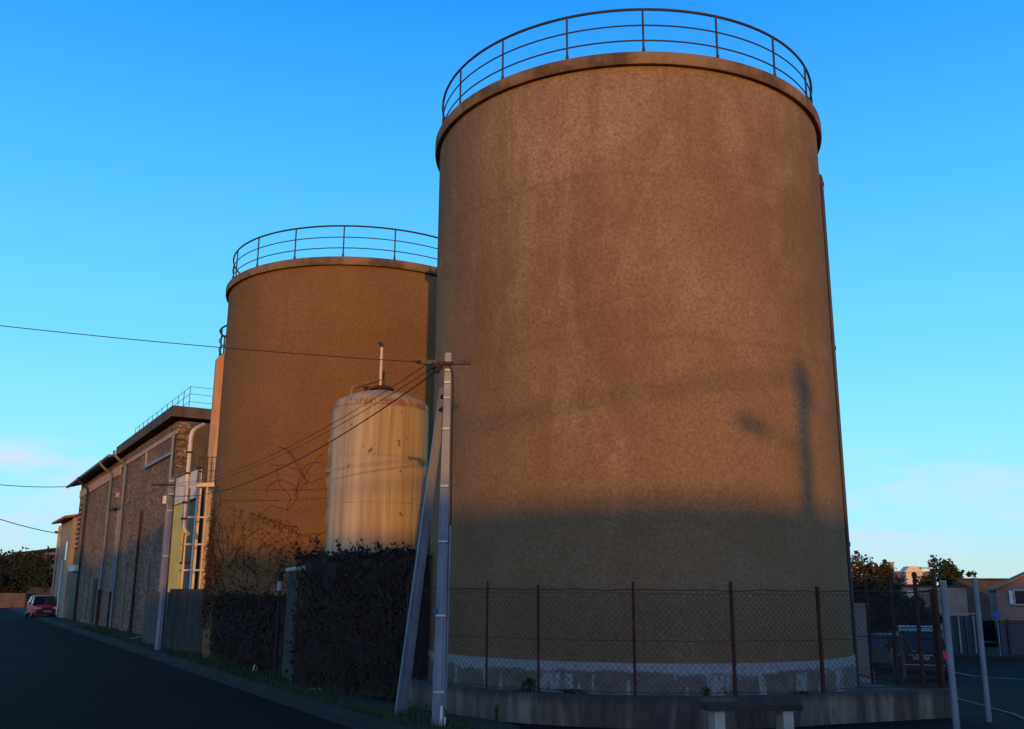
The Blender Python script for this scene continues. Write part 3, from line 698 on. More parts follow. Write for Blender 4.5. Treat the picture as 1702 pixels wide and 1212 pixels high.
# yard fill inside the wall
ring = [p + V(0, 0, .36) for p in offset(BP, .2)] + [V(7.4, 17.3, .36), V(7.3, 24, .1), V(5, 28, .1), V(-1, 25, .1), V(-2.2, 20, .36)]
mb = MB(); mb.add(ring, [tuple(range(len(ring)))]); mb.build('yard', M['gravel'], smooth=False, kind='structure')
# param along the fence line
FP = offset(BP, .1)
FL = [0]
for a, b in zip(FP, FP[1:]): FL.append(FL[-1] + (b - a).length)
def fp(s, z):
    s = max(0, min(FL[-1], s))
    for i in range(len(FP) - 1):
        if s <= FL[i + 1] + 1e-9:
            t = (s - FL[i]) / (FL[i + 1] - FL[i]); p = FP[i].lerp(FP[i + 1], t); return V(p.x, p.y, z)
    return FP[-1] + V(0, 0, z)
FZ0, FZ1 = WT + .02, 2.06
fence = thing('wire_fence', (2.5, 15.4, WT), 'rusty chain link fence with thin posts curving round the largest tank', 'fence')
mb = MB(); Lf = FL[-1]; pitch = .099; hz = FZ1 - FZ0
s = -hz
while s < Lf:
    for sg in (1, -1):
        a_, b_ = (s, s + hz)
        zz = lambda q: FZ0 + (q - s) if sg > 0 else FZ1 - (q - s)
        q0, q1 = max(0, a_), min(Lf, b_)
        if q1 - q0 > .05:
            k = max(2, int((q1 - q0) / .3) + 1)
            mb.tube([fp(q0 + (q1 - q0) * i / k, zz(q0 + (q1 - q0) * i / k)) + V(0, 0, 0) for i in range(k + 1)], .0026, 3, cap=False)
    s += pitch
s = 0
while s < Lf:
    p = fp(s, FZ1 - .01); mb.tube([p, p + V(random.gauss(0, .006), random.gauss(0, .006), random.uniform(.03, .075))], .0022, 3, cap=False); s += .048
mb.build('chain_link_mesh', M['wire'], fence)
def strand(z, r, wob=.008):
    mb = MB(); k = 60; mb.tube([fp(Lf * i / k, z + random.gauss(0, wob)) + V(0, 0, 0) for i in range(k + 1)], r, 4); mb.build('tension_wire', M['wire'], fence)
strand(FZ1 - .012, .007); strand(FZ1 - .07, .004); strand(1.28, .005); strand(FZ0 + .03, .005)
def s_at(px_x):                          # arc length whose horizontal bearing matches
    best = min((abs(math.atan2(fp(q, 0).x, fp(q, 0).y) - px_x), q) for q in [Lf * i / 900 for i in range(901)]); return best[1]
for b_ in (-6.35, -1.25, 1.68, 7.05, 12.55, 17.22):
    q = s_at(R(b_)); p = fp(q, WT); d = (fp(q + .05, 0) - fp(q - .05, 0)).normalized(); nn = V(-d.y, d.x, 0) * -.035
    mb = MB(); r_ = math.atan2(d.y, d.x); h_ = 1.68 + random.uniform(-.03, .04)
    mb.box(p + nn + V(0, 0, h_ / 2), (.045, .008, h_), r_); mb.box(p + nn + V(-d.x * .019, -d.y * .019, h_ / 2) + V(-d.y, d.x, 0) * .022, (.008, .04, h_ - .004), r_)
    po = mb.build('fence_post', M['rust'], fence, False)
# taller rusty side fence running back from the corner
sf = thing('wire_fence', (7.5, 17.2, .3), 'tall rusty wire fence running back from the wall corner in front of the dark car', 'fence')
SP = [(7.42, 17.28), (7.5, 18.3), (7.58, 19.7), (7.66, 21.3), (7.74, 23.2)]
def sfp(t): y = 17.28 + t; return V(7.42 + .054 * t, y, 0)
for i, (x, y) in enumerate(SP):
    h_ = 2.15; z0 = .30 - .03 * (y - 17)
    mb = MB(); mb.box((x, y, z0 + h_ / 2), (.055, .055, h_)); mb.build('fence_post', M['rust'], sf, False)
mb = MB(); mb.box((7.44, 17.42, 1.15), (.05, .16, 1.9)); mb.build('sheet_panel', M['rust'], sf, False)
mb = MB(); s = -1.7
while s < 5.9:
    for sg in (1, -1):
        q0, q1 = max(0, s), min(5.9, s + 1.7)
        if q1 - q0 > .05:
            f_ = lambda q: sfp(q) + V(0, 0, (.38 + (q - s) if sg > 0 else 2.08 - (q - s)) - .03 * q)
            mb.tube([f_(q0), f_(q1)], .003, 3, cap=False)
    s += .1
mb.build('chain_link_mesh', M['wire'], sf)
mb = MB()
for z in (.42, 1.25, 2.08): mb.tube([sfp(0) + V(0, 0, z), sfp(5.9) + V(0, 0, z - .18)], .012, 5)
mb.build('tension_wire', M['rust'], sf)
# pale pillar behind it
mb = MB(); mb.box((8.43, 24.0, .95), (.34, .3, 1.55), R(-12)); mb.box((8.43, 24.0, 1.76), (.42, .38, .07), R(-12)); mb.box((8.43, 24.0, .1), (.44, .4, .25), R(-12))
mb.build('gate_pillar', M['stain_plaster'], smooth=False, label='whitewashed gate pillar with reddish stains just right of the largest tank', cat='pillar')

# plants rooted at the wall
def weed(name, c, r, h, n_, mat, label, hang=False, size=.035):
    c = Vector(c); t = thing(name, c, label, 'weed'); ms, ml = MB(), MB()
    for i in range(9):
        a = random.uniform(0, 6.28); e = c + V(math.cos(a) * r * .7, math.sin(a) * r * .3, (-h if hang else h) * random.uniform(.5, 1))
        ms.tube([c, c.lerp(e, .5) + V(0, -.02, .04), e], .004, 4)
    for i in range(n_):
        u = random.random(); a = random.uniform(0, 6.28); rr_ = r * (1 - .6 * u) * random.random()
        ml.quadleaf(c + V(math.cos(a) * rr_, math.sin(a) * rr_ * .4 - .02, (-h if hang else h) * u), random.uniform(.5, 1.3) * size, .5)
    ms.build('stem', M['grass'], t); ml.build('foliage', M['leaf_green'], t, False)
weed('weed', (4.62, 15.98, .50), .17, .42, 260, None, 'green weed hanging down the low wall right of the concrete bench', True)
weed('weed', (.30, 16.1, .44), .22, .22, 240, None, 'bushy low weed between the wall top and the peeling white plinth')
weed('weed', (-.2, 15.95, .30), .06, .38, 90, None, 'thin weed strand hanging down the wall near the steel cable pole', True, .028)
for i, b_ in enumerate((2.6, 4.4, 6.0)):
    p = fp(s_at(R(b_)), .43)
weed('weed', (.95, 15.87, .43), .4, .09, 150, None, 'flat strip of weeds on the wall top by the second fence post', False, .03)
weed('weed', (3.05, 15.72, .45), .12, .13, 70, None, 'tiny dry weed on the wall top above the left end of the bench', False, .028)

# concrete bench
bn = thing('bench', (3.55, 14.95, 0), 'concrete slab bench on two pale legs in front of the low wall', 'bench')
BR = R(4.5)
mb = MB(); mt = Matrix.Rotation(BR, 4, 'Z')
prof = [(-.68, -.2, .345), (.68, -.2, .345), (.70, -.215, .365), (.70, -.215, .425), (.69, -.2, .44)]
mb.box((3.55, 14.95, .385), (1.42, .42, .085), BR); sl = mb.build('seat', M['concrete_dark'], bn, False)
bpy.context.view_layer.update()
for sx in (-.52, .50):
    c = V(3.55, 14.95, 0) + mt @ V(sx, 0, .165)
    mb = MB(); mb.box(c, (.15, .34, .345), BR); mb.build('leg', M['concrete_pale'], bn, False)

# ------------------------------------------------------------------ steel cable poles
def channel(mb, a, b, w0, w1, ax):           # open steel profile between two points
    a = Vector(a); b = Vector(b); t = (b - a).normalized(); u = V(1, 0, 0); u = (u - t * u.dot(t)).normalized(); u = Matrix.Rotation(ax, 3, t) @ u; w_ = t.cross(u)
    pr = [(-.5, -.30), (-.22, -.30), (-.22, -.42), (.22, -.42), (.22, -.30), (.5, -.30), (.5, .30), (.34, .30), (.34, -.12), (-.34, -.12), (-.34, .30), (-.5, .30)]
    vs = []
    for (p, s) in ((a, w0), (b, w1)): vs += [p + u * x * s - w_ * y * s * -1 for x, y in pr]
    n = len(pr); mb.add(vs, [(i, (i + 1) % n, n + (i + 1) % n, n + i) for i in range(n)] + [tuple(range(n)), tuple(range(n, 2 * n))])
PB = V(-1.056, 15.06, 0); PH = 5.74
pole = thing('cable_pole', PB, 'tall galvanised steel cable pole with cross arm left of the largest tank', 'cable pole', 'steel cable poles along the street')
mb = MB(); channel(mb, PB, PB + V(.03, 0, PH), .185, .100, 0); shaft = mb.build('shaft', M['galv'], pole, False)
for z in (.55, 1.65, 2.75, 3.6, 4.5, 5.0, 5.25, 5.45):
    mb = MB(); mb.box(PB + V(.005 * z, -.02, z), (.170 - .0135 * z, .14 - .008 * z, .028)); mb.build('band', M['galv_light'], shaft, False)
mb = MB(); mb.box(PB + V(-.075, -.07, 1.72), (.07, .02, .09)); mb.build('tag_plate', M['blue_tag'], pole, False)
mb = MB(); mb.tube([PB + V(.05, -.095, -.05), PB + V(.05, -.095, .36)], .022, 8); mb.build('conduit', M['white_paint'], pole)
mb = MB(); mb.tube([PB + V(.10, -.06, -.05), PB + V(.10, -.06, .20)], .018, 8); mb.build('conduit', M['white_paint'], pole)
mb = MB(); mb.tube([PB + V(.10, 0, .3), PB + V(.115, 0, 3.0)], .022, 8); mb.build('cable_guard', M['galv'], pole)
arms = []
for (x0, x1) in ((-.38, -.14), (.12, .40)):
    mb = MB(); mb.box(PB + V((x0 + x1) / 2, -.12, 5.56), (x1 - x0, .05, .065)); arms.append(mb.build('cross_arm', M['concrete'], pole, False))
mb = MB(); mb.box(PB + V(-.01, -.105, 5.55), (.30, .03, .05)); mb.build('arm_bracket', M['rust'], pole, False)
mb = MB(); mb.tube([PB + V(-.40, -.12, 5.56), PB + V(-.48, -.12, 5.565)], [.035, .02], 8); mb.tube([PB + V(-.20, -.14, 5.55), PB + V(-.20, -.14, 5.46)], [.03, .045], 8); mb.tube([PB + V(-.07, -.12, 5.50), PB + V(-.16, -.13, 5.40)], [.035, .05], 8); mb.build('insulator', M['cable'], pole)
mb = MB(); mb.tube([PB + V(-.16, -.13, 5.48), PB + V(-.02, -.15, 5.5), PB + V(.07, -.12, 5.5), PB + V(.115, -.06, 5.35), PB + V(.12, -.02, 5.1), PB + V(.115, 0, 4.6), PB + V(.125, 0, 3.0)], .012, 6); mb.build('drop_cable', M['cable'], pole)
strut = thing('pole_strut', (-1.775, 16.41, 0), 'leaning steel strut propping the cable pole with the cross arm', 'strut')
mb = MB(); channel(mb, (-1.775, 16.41, -.05), PB + V(-.05, .17, 5.2), .185, .115, R(18)); sh = mb.build('shaft', M['galv'], strut, False)
for z in (4.85, 5.05):
    mb = MB(); t = z / 5.2; p = V(-1.775, 16.41, 0).lerp(PB + V(-.05, .17, 0), t); mb.tube([p + V(0, -.06, z), p + V(.06, -.22, z)], .03, 8); mb.build('bolt', M['rust'], strut)
P2B = V(-11.48, 32.77, 0)
pole2 = thing('cable_pole', P2B, 'far galvanised cable pole in front of the yellow loading bay', 'cable pole', 'steel cable poles along the street')
mb = MB(); channel(mb, P2B, P2B + V(0, 0, 5.72), .23, .15, R(-20)); s2 = mb.build('shaft', M['galv'], pole2, False)
for z in (3.1, 4.6, 5.15, 5.4, 5.6):
    mb = MB(); mb.box(P2B + V(0, -.02, z), (.19, .15, .04), R(-20)); mb.build('band', M['galv_light'], s2, False)
mb = MB(); mb.box(P2B + V(-.19, -.1, 4.95), (.12, .12, .26)); mb.build('junction_box', M['white_paint'], pole2, False)
mb = MB(); mb.box(P2B + V(-.30, -.12, 5.45), (.75, .05, .06)); mb.build('cross_arm', M['rust'], pole2, False)
# out of frame: the pole on the other side of the street that carries the long cable
C0 = at(-150, 524, 13.7); P0B = V(C0.x, 13.7, 0)
pole0 = thing('cable_pole', P0B, 'galvanised cable pole on the opposite side of the street', 'cable pole', 'steel cable poles along the street')
mb = MB(); channel(mb, P0B, P0B + V(0, 0, C0.z + .15), .2, .14, 0); mb.build('shaft', M['galv'], pole0, False)

def cable(a, b, sag, r, label, cat='cable'):
    mb = MB(); mb.tube(sag_line(a, b, sag), r, 5); return mb.build('overhead_cable', M['cable'], label=label, cat=cat)
ca = PB + V(-.48, -.12, 5.565)
cable(C0, ca, .06, .0065, 'upper overhead cable crossing the sky from the left edge to the cross arm')
cable(PB + V(-.30, -.12, 5.53), P2B + V(-.45, -.12, 5.50), .55, .0065, 'thin wire from the cross arm down past the steel tank dome, the upper one')
cable(PB + V(-.20, -.14, 5.47), P2B + V(-.15, -.12, 5.42), .50, .0065, 'thin wire from the cross arm down past the steel tank dome, the lower one')
cable(PB + V(-.14, -.12, 5.42), P2B + V(-.08, -.1, 5.1), .62, .0115, 'thick black cable sloping across the cream steel tank to the far cable pole')
cable(P2B + V(-.1, -.1, 5.55), W(16.45, .2, 6.25), .1, .012, 'short cable from the far pole to the cross arm shadow bar on the stone wall')

# ------------------------------------------------------------------ right: posts, bar, signs
def gpost(p, h, r, label):
    p = Vector(p); t = thing('steel_post', p, label, 'post', 'galvanised posts in front of the car park')
    mb = MB(); mb.tube([p + V(0, 0, -.2), p + V(0, 0, h - .01), p + V(0, 0, h)], [r, r, r * .8], 14); mb.build('shaft', M['galv'], t)
    mb = MB(); mb.tube([p + V(0, 0, h - .001), p + V(0, 0, h + .012)], r * 1.06, 14); mb.build('cap', M['galv_light'], t)
gpost((6.62, 15.1, 0), 2.2, .05, 'galvanised steel post standing by the corner of the low wall')
gpost((7.77, 16.50, 0), 2.27, .045, 'galvanised steel post standing on the asphalt nearest the right edge')
def on_ground(pxx, pyy):
    Y = 5.0
    while Y < 120:
        p = at(pxx, pyy, Y)
        if p.z < gz(p.x, p.y): return V(p.x, p.y, gz(p.x, p.y))
        Y += .05
    return p
def line_mark(name, pts, w_, mat):
    mb = MB(); P = [Vector(p) for p in pts]; vs = []
    for i, p in enumerate(P):
        d = (P[min(i + 1, len(P) - 1)] - P[max(i - 1, 0)]); d.z = 0; d.normalize(); n_ = V(-d.y, d.x, 0) * w_ / 2
        for q in (p - n_, p + n_): vs.append(V(q.x, q.y, gz(q.x, q.y) + .012))
    mb.add(vs, [(2 * i, 2 * i + 1, 2 * i + 3, 2 * i + 2) for i in range(len(P) - 1)]); mb.build(name, mat, smooth=False, kind='structure')
c0 = on_ground(1641, 1126); e1 = on_ground(1702, 1144); e2 = on_ground(1702, 1114)
cc = V((e1.x + e2.x) / 2 + .6, (e1.y + e2.y) / 2, 0)
ra = cc.x - c0.x; rb = abs(e2.y - e1.y) / 2 * 1.05
line_mark('painted_arc', [(cc.x + ra * math.cos(R(a)), c0.y + (rb if a < 180 else rb) * math.sin(R(a)), 0) for a in range(70, 295, 6)], .10, M['road_white'])
y0, y1 = on_ground(1588, 1161), on_ground(1702, 1196)
line_mark('painted_line', [y0.lerp(y1 + (y1 - y0) * .6, i / 20) for i in range(21)], .08, M['road_yellow'])

# ------------------------------------------------------------------ vehicles
def make_car(name, loc, rz, label, paint_, L=4.2, Wd=1.76, H=1.48, hatch=True, lamp=None, group=None):
    """local frame: +X is forward"""
    t = thing(name, loc, label, 'car', group, rz)
    hw = Wd / 2; base = .22
    if hatch:
        belt = [(-L / 2, .92), (-L / 2 + .1, .98), (-.8, .98), (.7, .94), (1.0, .90), (1.6, .82), (L / 2 - .12, .70), (L / 2, .58)]
        roof = [(-L / 2 + .18, 1.0), (-L / 2 + .55, H - .06), (-L / 2 + 1.3, H), (-.1, H), (.35, H - .05), (1.12, .93)]
    else:
        belt = [(-L / 2, .86), (-L / 2 + .1, .94), (-1.3, .97), (.7, .93), (1.0, .90), (1.6, .82), (L / 2 - .12, .70), (L / 2, .58)]
        roof = [(-1.5, .97), (-.95, H - .05), (-.5, H), (0, H), (.35, H - .05), (1.12, .93)]
    # body: sections across
    mb = MB(); xs = [b[0] for b in belt]; m = 9; vs = []
    for x, z in belt:
        tp = 1 - .16 * max(0, (abs(x) - L / 2 + .7) / .7) ** 2
        w_ = hw * tp; up = base + (.10 if abs(x) > L / 2 - .05 else 0)
        sec = [(-w_ * .9, up), (-w_, up + .1), (-w_, .62 if z > .7 else z - .1), (-w_ * .96, z - .03), (0, z + .03), (w_ * .96, z - .03), (w_, .62 if z > .7 else z - .1), (w_, up + .1), (w_ * .9, up)]
        vs += [(x, y, zz) for y, zz in sec]
    k = len(belt)
    mb.add(vs, [(i * m + j, i * m + (j + 1) % m, (i + 1) * m + (j + 1) % m, (i + 1) * m + j) for i in range(k - 1) for j in range(m)] + [tuple(range(m)), tuple((k - 1) * m + j for j in range(m))])
    body = mb.build('body', paint_, t, ang=30, local=True)
    # cabin glass
    mb = MB(); vs = []
    for x, z in roof:
        wb = hw * .93; wt_ = hw * (.93 - .22 * min(1, max(0, (z - .95) / .5)))
        vs += [(x, -wb, .93), (x, -wt_, z), (x, wt_, z), (x, wb, .93)]
    k = len(roof)
    mb.add(vs, [(i * 4 + j, i * 4 + j + 1, (i + 1) * 4 + j + 1, (i + 1) * 4 + j) for i in range(k - 1) for j in range(3)] + [(0, 1, 2, 3), tuple((k - 1) * 4 + j for j in range(4))])
    mb.build('glazing', M['glass_dark'], t, ang=25, local=True)
    # roof panel and pillars
    mb = MB(); rt = [p for p in roof if p[1] > H - .08]; vs = []
    for x, z in rt:
        wt_ = hw * .73; vs += [(x, -wt_, z - .02), (x, -wt_ * .9, z + .025), (x, wt_ * .9, z + .025), (x, wt_, z - .02)]
    k = len(rt)
    mb.add(vs, [(i * 4 + j, i * 4 + j + 1, (i + 1) * 4 + j + 1, (i + 1) * 4 + j) for i in range(k - 1) for j in range(3)])
    for sg in (-1, 1):
        def rp(i, o=1.0):
            x, z = roof[i]; wt_ = hw * (.93 - .22 * min(1, max(0, (z - .95) / .5))); return V(x, sg * wt_ * 1.005, z)
        mb.tube([V(roof[0][0], sg * hw * .93, .95), rp(1)], .05, 6); mb.tube([rp(len(roof) - 2), V(roof[-1][0], sg * hw * .93, .93)], .035, 6)
        mb.tube([V(-.25, sg * hw * .94, .95), V(-.3, sg * hw * .735, H - .02)], .035, 6)
    mb.build('roof', paint_, t, ang=40, local=True)
    for sx, sy in ((1, 1), (1, -1), (-1, 1), (-1, -1)):
        x = sx * L * .305; y = sy * (hw - .10); r = .31
        mb = MB(); vs = []; pr = [(.17, -.09), (r - .03, -.10), (r, -.07), (r, .07), (r - .03, .10), (.17, .09)]; n_ = 24
        for i in range(n_):
            a = 2 * math.pi * i / n_; vs += [(x + q * math.cos(a), y + o, r + q * math.sin(a)) for q, o in pr]
        m_ = len(pr); mb.add(vs, [(i * m_ + j, ((i + 1) % n_) * m_ + j, ((i + 1) % n_) * m_ + (j + 1) % m_, i * m_ + (j + 1) % m_) for i in range(n_) for j in range(m_)])
        w_ = mb.build('wheel', M['tyre'], t, local=True)
        mb = MB(); mb.tube([(x, y - .07, r), (x, y + .085 * sy if sy > 0 else y - .085, r)] if sy > 0 else [(x, y + .07, r), (x, y - .085, r)], .2, 16)
        mb.build('rim', M['alloy'], w_, local=True)
    for sy in (-1, 1):
        mb = MB(); mb.box((L / 2 - .14, sy * (hw - .30), .66), (.22, .38, .13), sy * -.25); mb.build('headlight', M['lens_clear'], t, local=True, smooth=False)
        mb = MB(); mb.box((-L / 2 + .06, sy * (hw - .20), .86), (.12, .26, .24), sy * .25); mb.build('tail_light', lamp or M['lens_red'], t, local=True, smooth=False)
        mb = MB(); mb.box((.72, sy * (hw + .09), 1.0), (.12, .2, .13)); mb.build('mirror', paint_, t, local=True, smooth=False)
    mb = MB(); mb.box((L / 2 - .04, 0, .42), (.12, Wd * .72, .17)); mb.box((L / 2 - .02, 0, .62), (.10, Wd * .42, .08)); mb.build('grille', M['trim'], t, local=True, smooth=False)
    mb = MB(); mb.box((-L / 2 - .02, 0, .45), (.12, Wd * .9, .2)); mb.build('bumper', M['trim'], t, local=True, smooth=False)
    mb = MB(); mb.box((L / 2 + .035, 0, .44), (.02, .5, .11)); mb.build('number_plate', M['plate'], t, local=True, smooth=False)
    mb = MB(); mb.box((-L / 2 - .012, 0, .74), (.03, .52, .12)); mb.build('number_plate', M['plate'], t, local=True, smooth=False)
    mb = MB(); mb.box((-L / 2 - .09, 0, .53), (.03, Wd * .78, .03)); mb.box((-L / 2 - .0, 0, .84), (.04, Wd * .42, .03)); mb.build('trim_strip', M['chrome'], t, local=True, smooth=False)
    return t
make_car('car', (-34.0, 72.2, .01), math.atan2(-DW.y, -DW.x) + R(4), 'red hatchback facing the viewer, parked at the far left end of the street', M['paint_red'], 4.1, 1.78, 1.5)
sy_ = 33.6; sx_ = at(1531, 1090, sy_).x
suv = make_car('car', (sx_ + .73, sy_ + 2.02, gz(sx_, sy_)), R(90 - 20), 'dark estate car seen from behind with its rear beside the standing person', M['paint_dark'], 4.3, 1.8, 1.62, lamp=M['lamp_red'])
mb = MB()
for y in (-.55, .55): mb.tube([(-1.5, y, 1.70), (-.2, y, 1.72)], .02, 6)
for x in (-1.2, -.4): mb.tube([(x, -.6, 1.72), (x, .6, 1.72)], .025, 6)
mb.build('roof_rack', M['chrome'], suv, local=True)
bp_ = at(1463, 1070, 50); make_car('car', (bp_.x, 50, gz(bp_.x, 50)), R(120), 'blue car with a glowing red tail light behind the side fence', M['paint_blue'], 4.2, 1.76, 1.5, lamp=M['lamp_red'])
bp_ = at(1566, 1090, 41); make_car('car', (bp_.x - 1.35, 42.5, gz(bp_.x, 41)), R(-40), 'pale beige car nose showing behind the dark estate car', M['paint_pale'], 4.1, 1.76, 1.45)
bp_ = at(1640, 1050, 66); make_car('car', (bp_.x, 66, gz(bp_.x, 66)), R(15), 'dark blue car parked far back by the round blue sign', M['paint_blue'], 4.3, 1.76, 1.48)

# ------------------------------------------------------------------ person
def skin_mesh(name, joints, edges, mat, parent, sub=2):
    me = bpy.data.meshes.new(name); me.from_pydata([j[0] for j in joints], edges, []); me.update()
    o = bpy.data.objects.new(name, me); COL.objects.link(o)
    sk = o.modifiers.new('skin', 'SKIN'); sk.use_smooth_shade = True
    for i, j in enumerate(joints):
        r = j[1]; me.skin_vertices[0].data[i].radius = (r, r) if not isinstance(r, tuple) else r
    me.skin_vertices[0].data[0].use_root = True
    ss = o.modifiers.new('sub', 'SUBSURF'); ss.levels = ss.render_levels = sub
    bpy.context.view_layer.update()
    ev = o.evaluated_get(bpy.context.evaluated_depsgraph_get()); nm = bpy.data.meshes.new_from_object(ev)
    o.modifiers.clear(); o.data = nm; nm.shade_smooth(); nm.materials.clear(); nm.materials.append(mat); o.parent = parent; return o
py_ = 33.1; pxp = at(1494, 1100, py_).x
per = thing('person', (pxp, py_, gz(pxp, py_)), 'person in brown jacket and grey trousers seen from behind reaching to the dark car', 'person', None, R(-14))
# local: +Y away from the viewer (the way the person faces), +X to the right
J = [((0, 0, .93), (.13, .10)), ((0, 0, 1.10), (.125, .095)), ((0, .01, 1.30), (.15, .105)), ((0, .02, 1.44), (.09, .08)), ((0, .035, 1.52), .052), ((0, .05, 1.60), (.07, .085)), ((0, .06, 1.70), (.07, .085)), ((0, .05, 1.75), (.045, .055)),
     ((-.10, 0, .88), .09), ((-.12, .05, .50), .058), ((-.13, -.03, .09), .042), ((-.14, .11, .04), .035),
     ((.10, 0, .88), .09), ((.13, .10, .50), .058), ((.15, .17, .09), .042), ((.16, .31, .04), .035),
     ((-.20, .01, 1.40), .055), ((-.26, -.02, 1.12), .042), ((-.25, .08, .88), .032), ((-.25, .11, .80), (.035, .02)),
     ((.20, .01, 1.40), .055), ((.33, .08, 1.14), .042), ((.47, .24, .98), .032), ((.53, .30, .94), (.035, .02))]
Ed = [(0, 1), (1, 2), (2, 3), (3, 4), (4, 5), (5, 6), (6, 7), (0, 8), (8, 9), (9, 10), (10, 11), (0, 12), (12, 13), (13, 14), (14, 15), (3, 16), (16, 17), (17, 18), (18, 19), (3, 20), (20, 21), (21, 22), (22, 23)]
for hx, hy, hz_, dx, dy in ((-.25, .11, .80, -.1, .35), (.53, .30, .94, .75, .65)):
    pi = 19 if hx < 0 else 23
    for q in range(5):
        b0 = len(J); sp_ = (q - 2) * .014
        if hx < 0: a1 = (hx + .005 * q, hy + sp_, hz_ - .05); a2 = (hx + .015, hy + sp_ + .012, hz_ - .085 + .006 * abs(q - 2))
        else: a1 = (hx + .035, hy + .035 + sp_, hz_ - .015 + sp_ * .4); a2 = (hx + .06, hy + .055 + sp_, hz_ - .04)
        J += [(a1, .010), (a2, .008)]; Ed += [(pi, b0), (b0, b0 + 1)]
skin_mesh('body', J, Ed, M['skin'], per)
JK = [((0, 0, .86), (.165, .13)), ((0, 0, 1.02), (.16, .125)), ((0, .01, 1.28), (.18, .13)), ((0, .02, 1.43), (.125, .10)), ((0, .03, 1.50), (.075, .07)),
      ((-.21, .01, 1.40), .075), ((-.27, -.02, 1.12), .060), ((-.255, .07, .90), .046), ((.21, .01, 1.40), .075), ((.335, .08, 1.14), .060), ((.46, .23, .99), .046)]
skin_mesh('jacket', JK, [(0, 1), (1, 2), (2, 3), (3, 4), (3, 5), (5, 6), (6, 7), (3, 8), (8, 9), (9, 10)], M['jacket'], per)
TR = [((0, 0, .94), (.15, .12)), ((-.10, 0, .86), .108), ((-.12, .05, .50), .078), ((-.13, -.03, .10), .068), ((.10, 0, .86), .108), ((.13, .10, .50), .078), ((.15, .17, .10), .068)]
skin_mesh('trousers', TR, [(0, 1), (1, 2), (2, 3), (0, 4), (4, 5), (5, 6)], M['trousers'], per)
for (x, y) in ((-.135, .04), (.155, .24)):
    mb = MB(); mb.prism([(x - .05, y - .12, 0), (x + .05, y - .12, 0), (x + .052, y + .10, 0), (x + .02, y + .16, 0), (x - .02, y + .16, 0), (x - .052, y + .10, 0)], (0, 0, .075)); mb.build('shoe', M['shoe'], per, local=True, ang=60)
mb = MB(); bmh = bmesh.new(); bmesh.ops.create_icosphere(bmh, subdivisions=3, radius=1)
mb.add([(v.co.x * .088, .042 + v.co.y * .105 - (.012 if v.co.z > 0 else 0), 1.685 + v.co.z * .118) for v in bmh.verts if True], [[v.index for v in f.verts] for f in bmh.faces]); bmh.free()
# keep the hair off the face
hv = [(x, y, z) if not (y > .07 and z < 1.72) else (x * .8, .055, z) for x, y, z in mb.v]; mb.v = hv
mb.build('hair', M['hair'], per, local=True)

# ------------------------------------------------------------------ houses, trees
def house(name, loc, rz, w_, d_, h_, rise, label, wall_mat, roof_mat, axis='x', wins=(), over=.25, cat='house', chim=None, group=None, base=-1.0):
    """local: front faces -Y, width along X"""
    t = thing(name, loc, label, cat, group, rz)
    mb = MB()
    if axis == 'x': pts = [(-w_ / 2, -d_ / 2, base), (-w_ / 2, d_ / 2, base), (-w_ / 2, d_ / 2, h_), (-w_ / 2, 0, h_ + rise), (-w_ / 2, -d_ / 2, h_)]; mb.prism(pts, (w_, 0, 0))
    else: pts = [(-w_ / 2, -d_ / 2, base), (w_ / 2, -d_ / 2, base), (w_ / 2, -d_ / 2, h_), (0, -d_ / 2, h_ + rise), (-w_ / 2, -d_ / 2, h_)]; mb.prism(pts, (0, d_, 0))
    mb.build('wall', wall_mat, t, False, local=True)
    mb = MB(); o = over; th = .14
    for sg in (-1, 1):
        if axis == 'x':
            sl = rise / (d_ / 2); mb.prism([(-w_ / 2 - o, sg * (d_ / 2 + o), h_ - sl * o + .02), (-w_ / 2 - o, 0, h_ + rise + .02), (-w_ / 2 - o, 0, h_ + rise + th + .02), (-w_ / 2 - o, sg * (d_ / 2 + o), h_ - sl * o + th)], (w_ + 2 * o, 0, 0))
        else:
            sl = rise / (w_ / 2); mb.prism([(sg * (w_ / 2 + o), -d_ / 2 - o, h_ - sl * o + .02), (0, -d_ / 2 - o, h_ + rise + .02), (0, -d_ / 2 - o, h_ + rise + th + .02), (sg * (w_ / 2 + o), -d_ / 2 - o, h_ - sl * o + th)], (0, d_ + 2 * o, 0))
    rf_ = mb.build('roof', roof_mat, t, False, local=True)
    if chim:
        mb = MB(); mb.box((chim[0], chim[1], h_ + rise + .3), (.6, .5, 1.5)); mb.box((chim[0], chim[1], h_ + rise + 1.1), (.75, .65, .12)); mb.build('chimney', wall_mat, rf_, False, local=True)
    for (x, z, ww, hh, shut) in wins:
        mb = MB(); mb.box((x, -d_ / 2 - .01, z), (ww, .08, hh)); f_ = mb.build('window', M['glass_dark'], t, False, local=True)
        mb = MB(); mb.box((x - ww / 2 - .05, -d_ / 2 - .03, z), (.10, .12, hh + .2)); mb.box((x + ww / 2 + .05, -d_ / 2 - .03, z), (.10, .12, hh + .2)); mb.box((x, -d_ / 2 - .05, z - hh / 2 - .06), (ww + .3, .16, .1)); mb.box((x, -d_ / 2 - .03, z + hh / 2 + .06), (ww, .11, .1)); mb.build('frame', M['concrete_pale'], f_, False, local=True)
        if shut:
            mb = MB(); mb.box((x - ww / 2 - .22, -d_ / 2 - .07, z), (.2, .06, hh + .1)); mb.build('shutter', M['white_paint'], t, False, local=True)
    return t
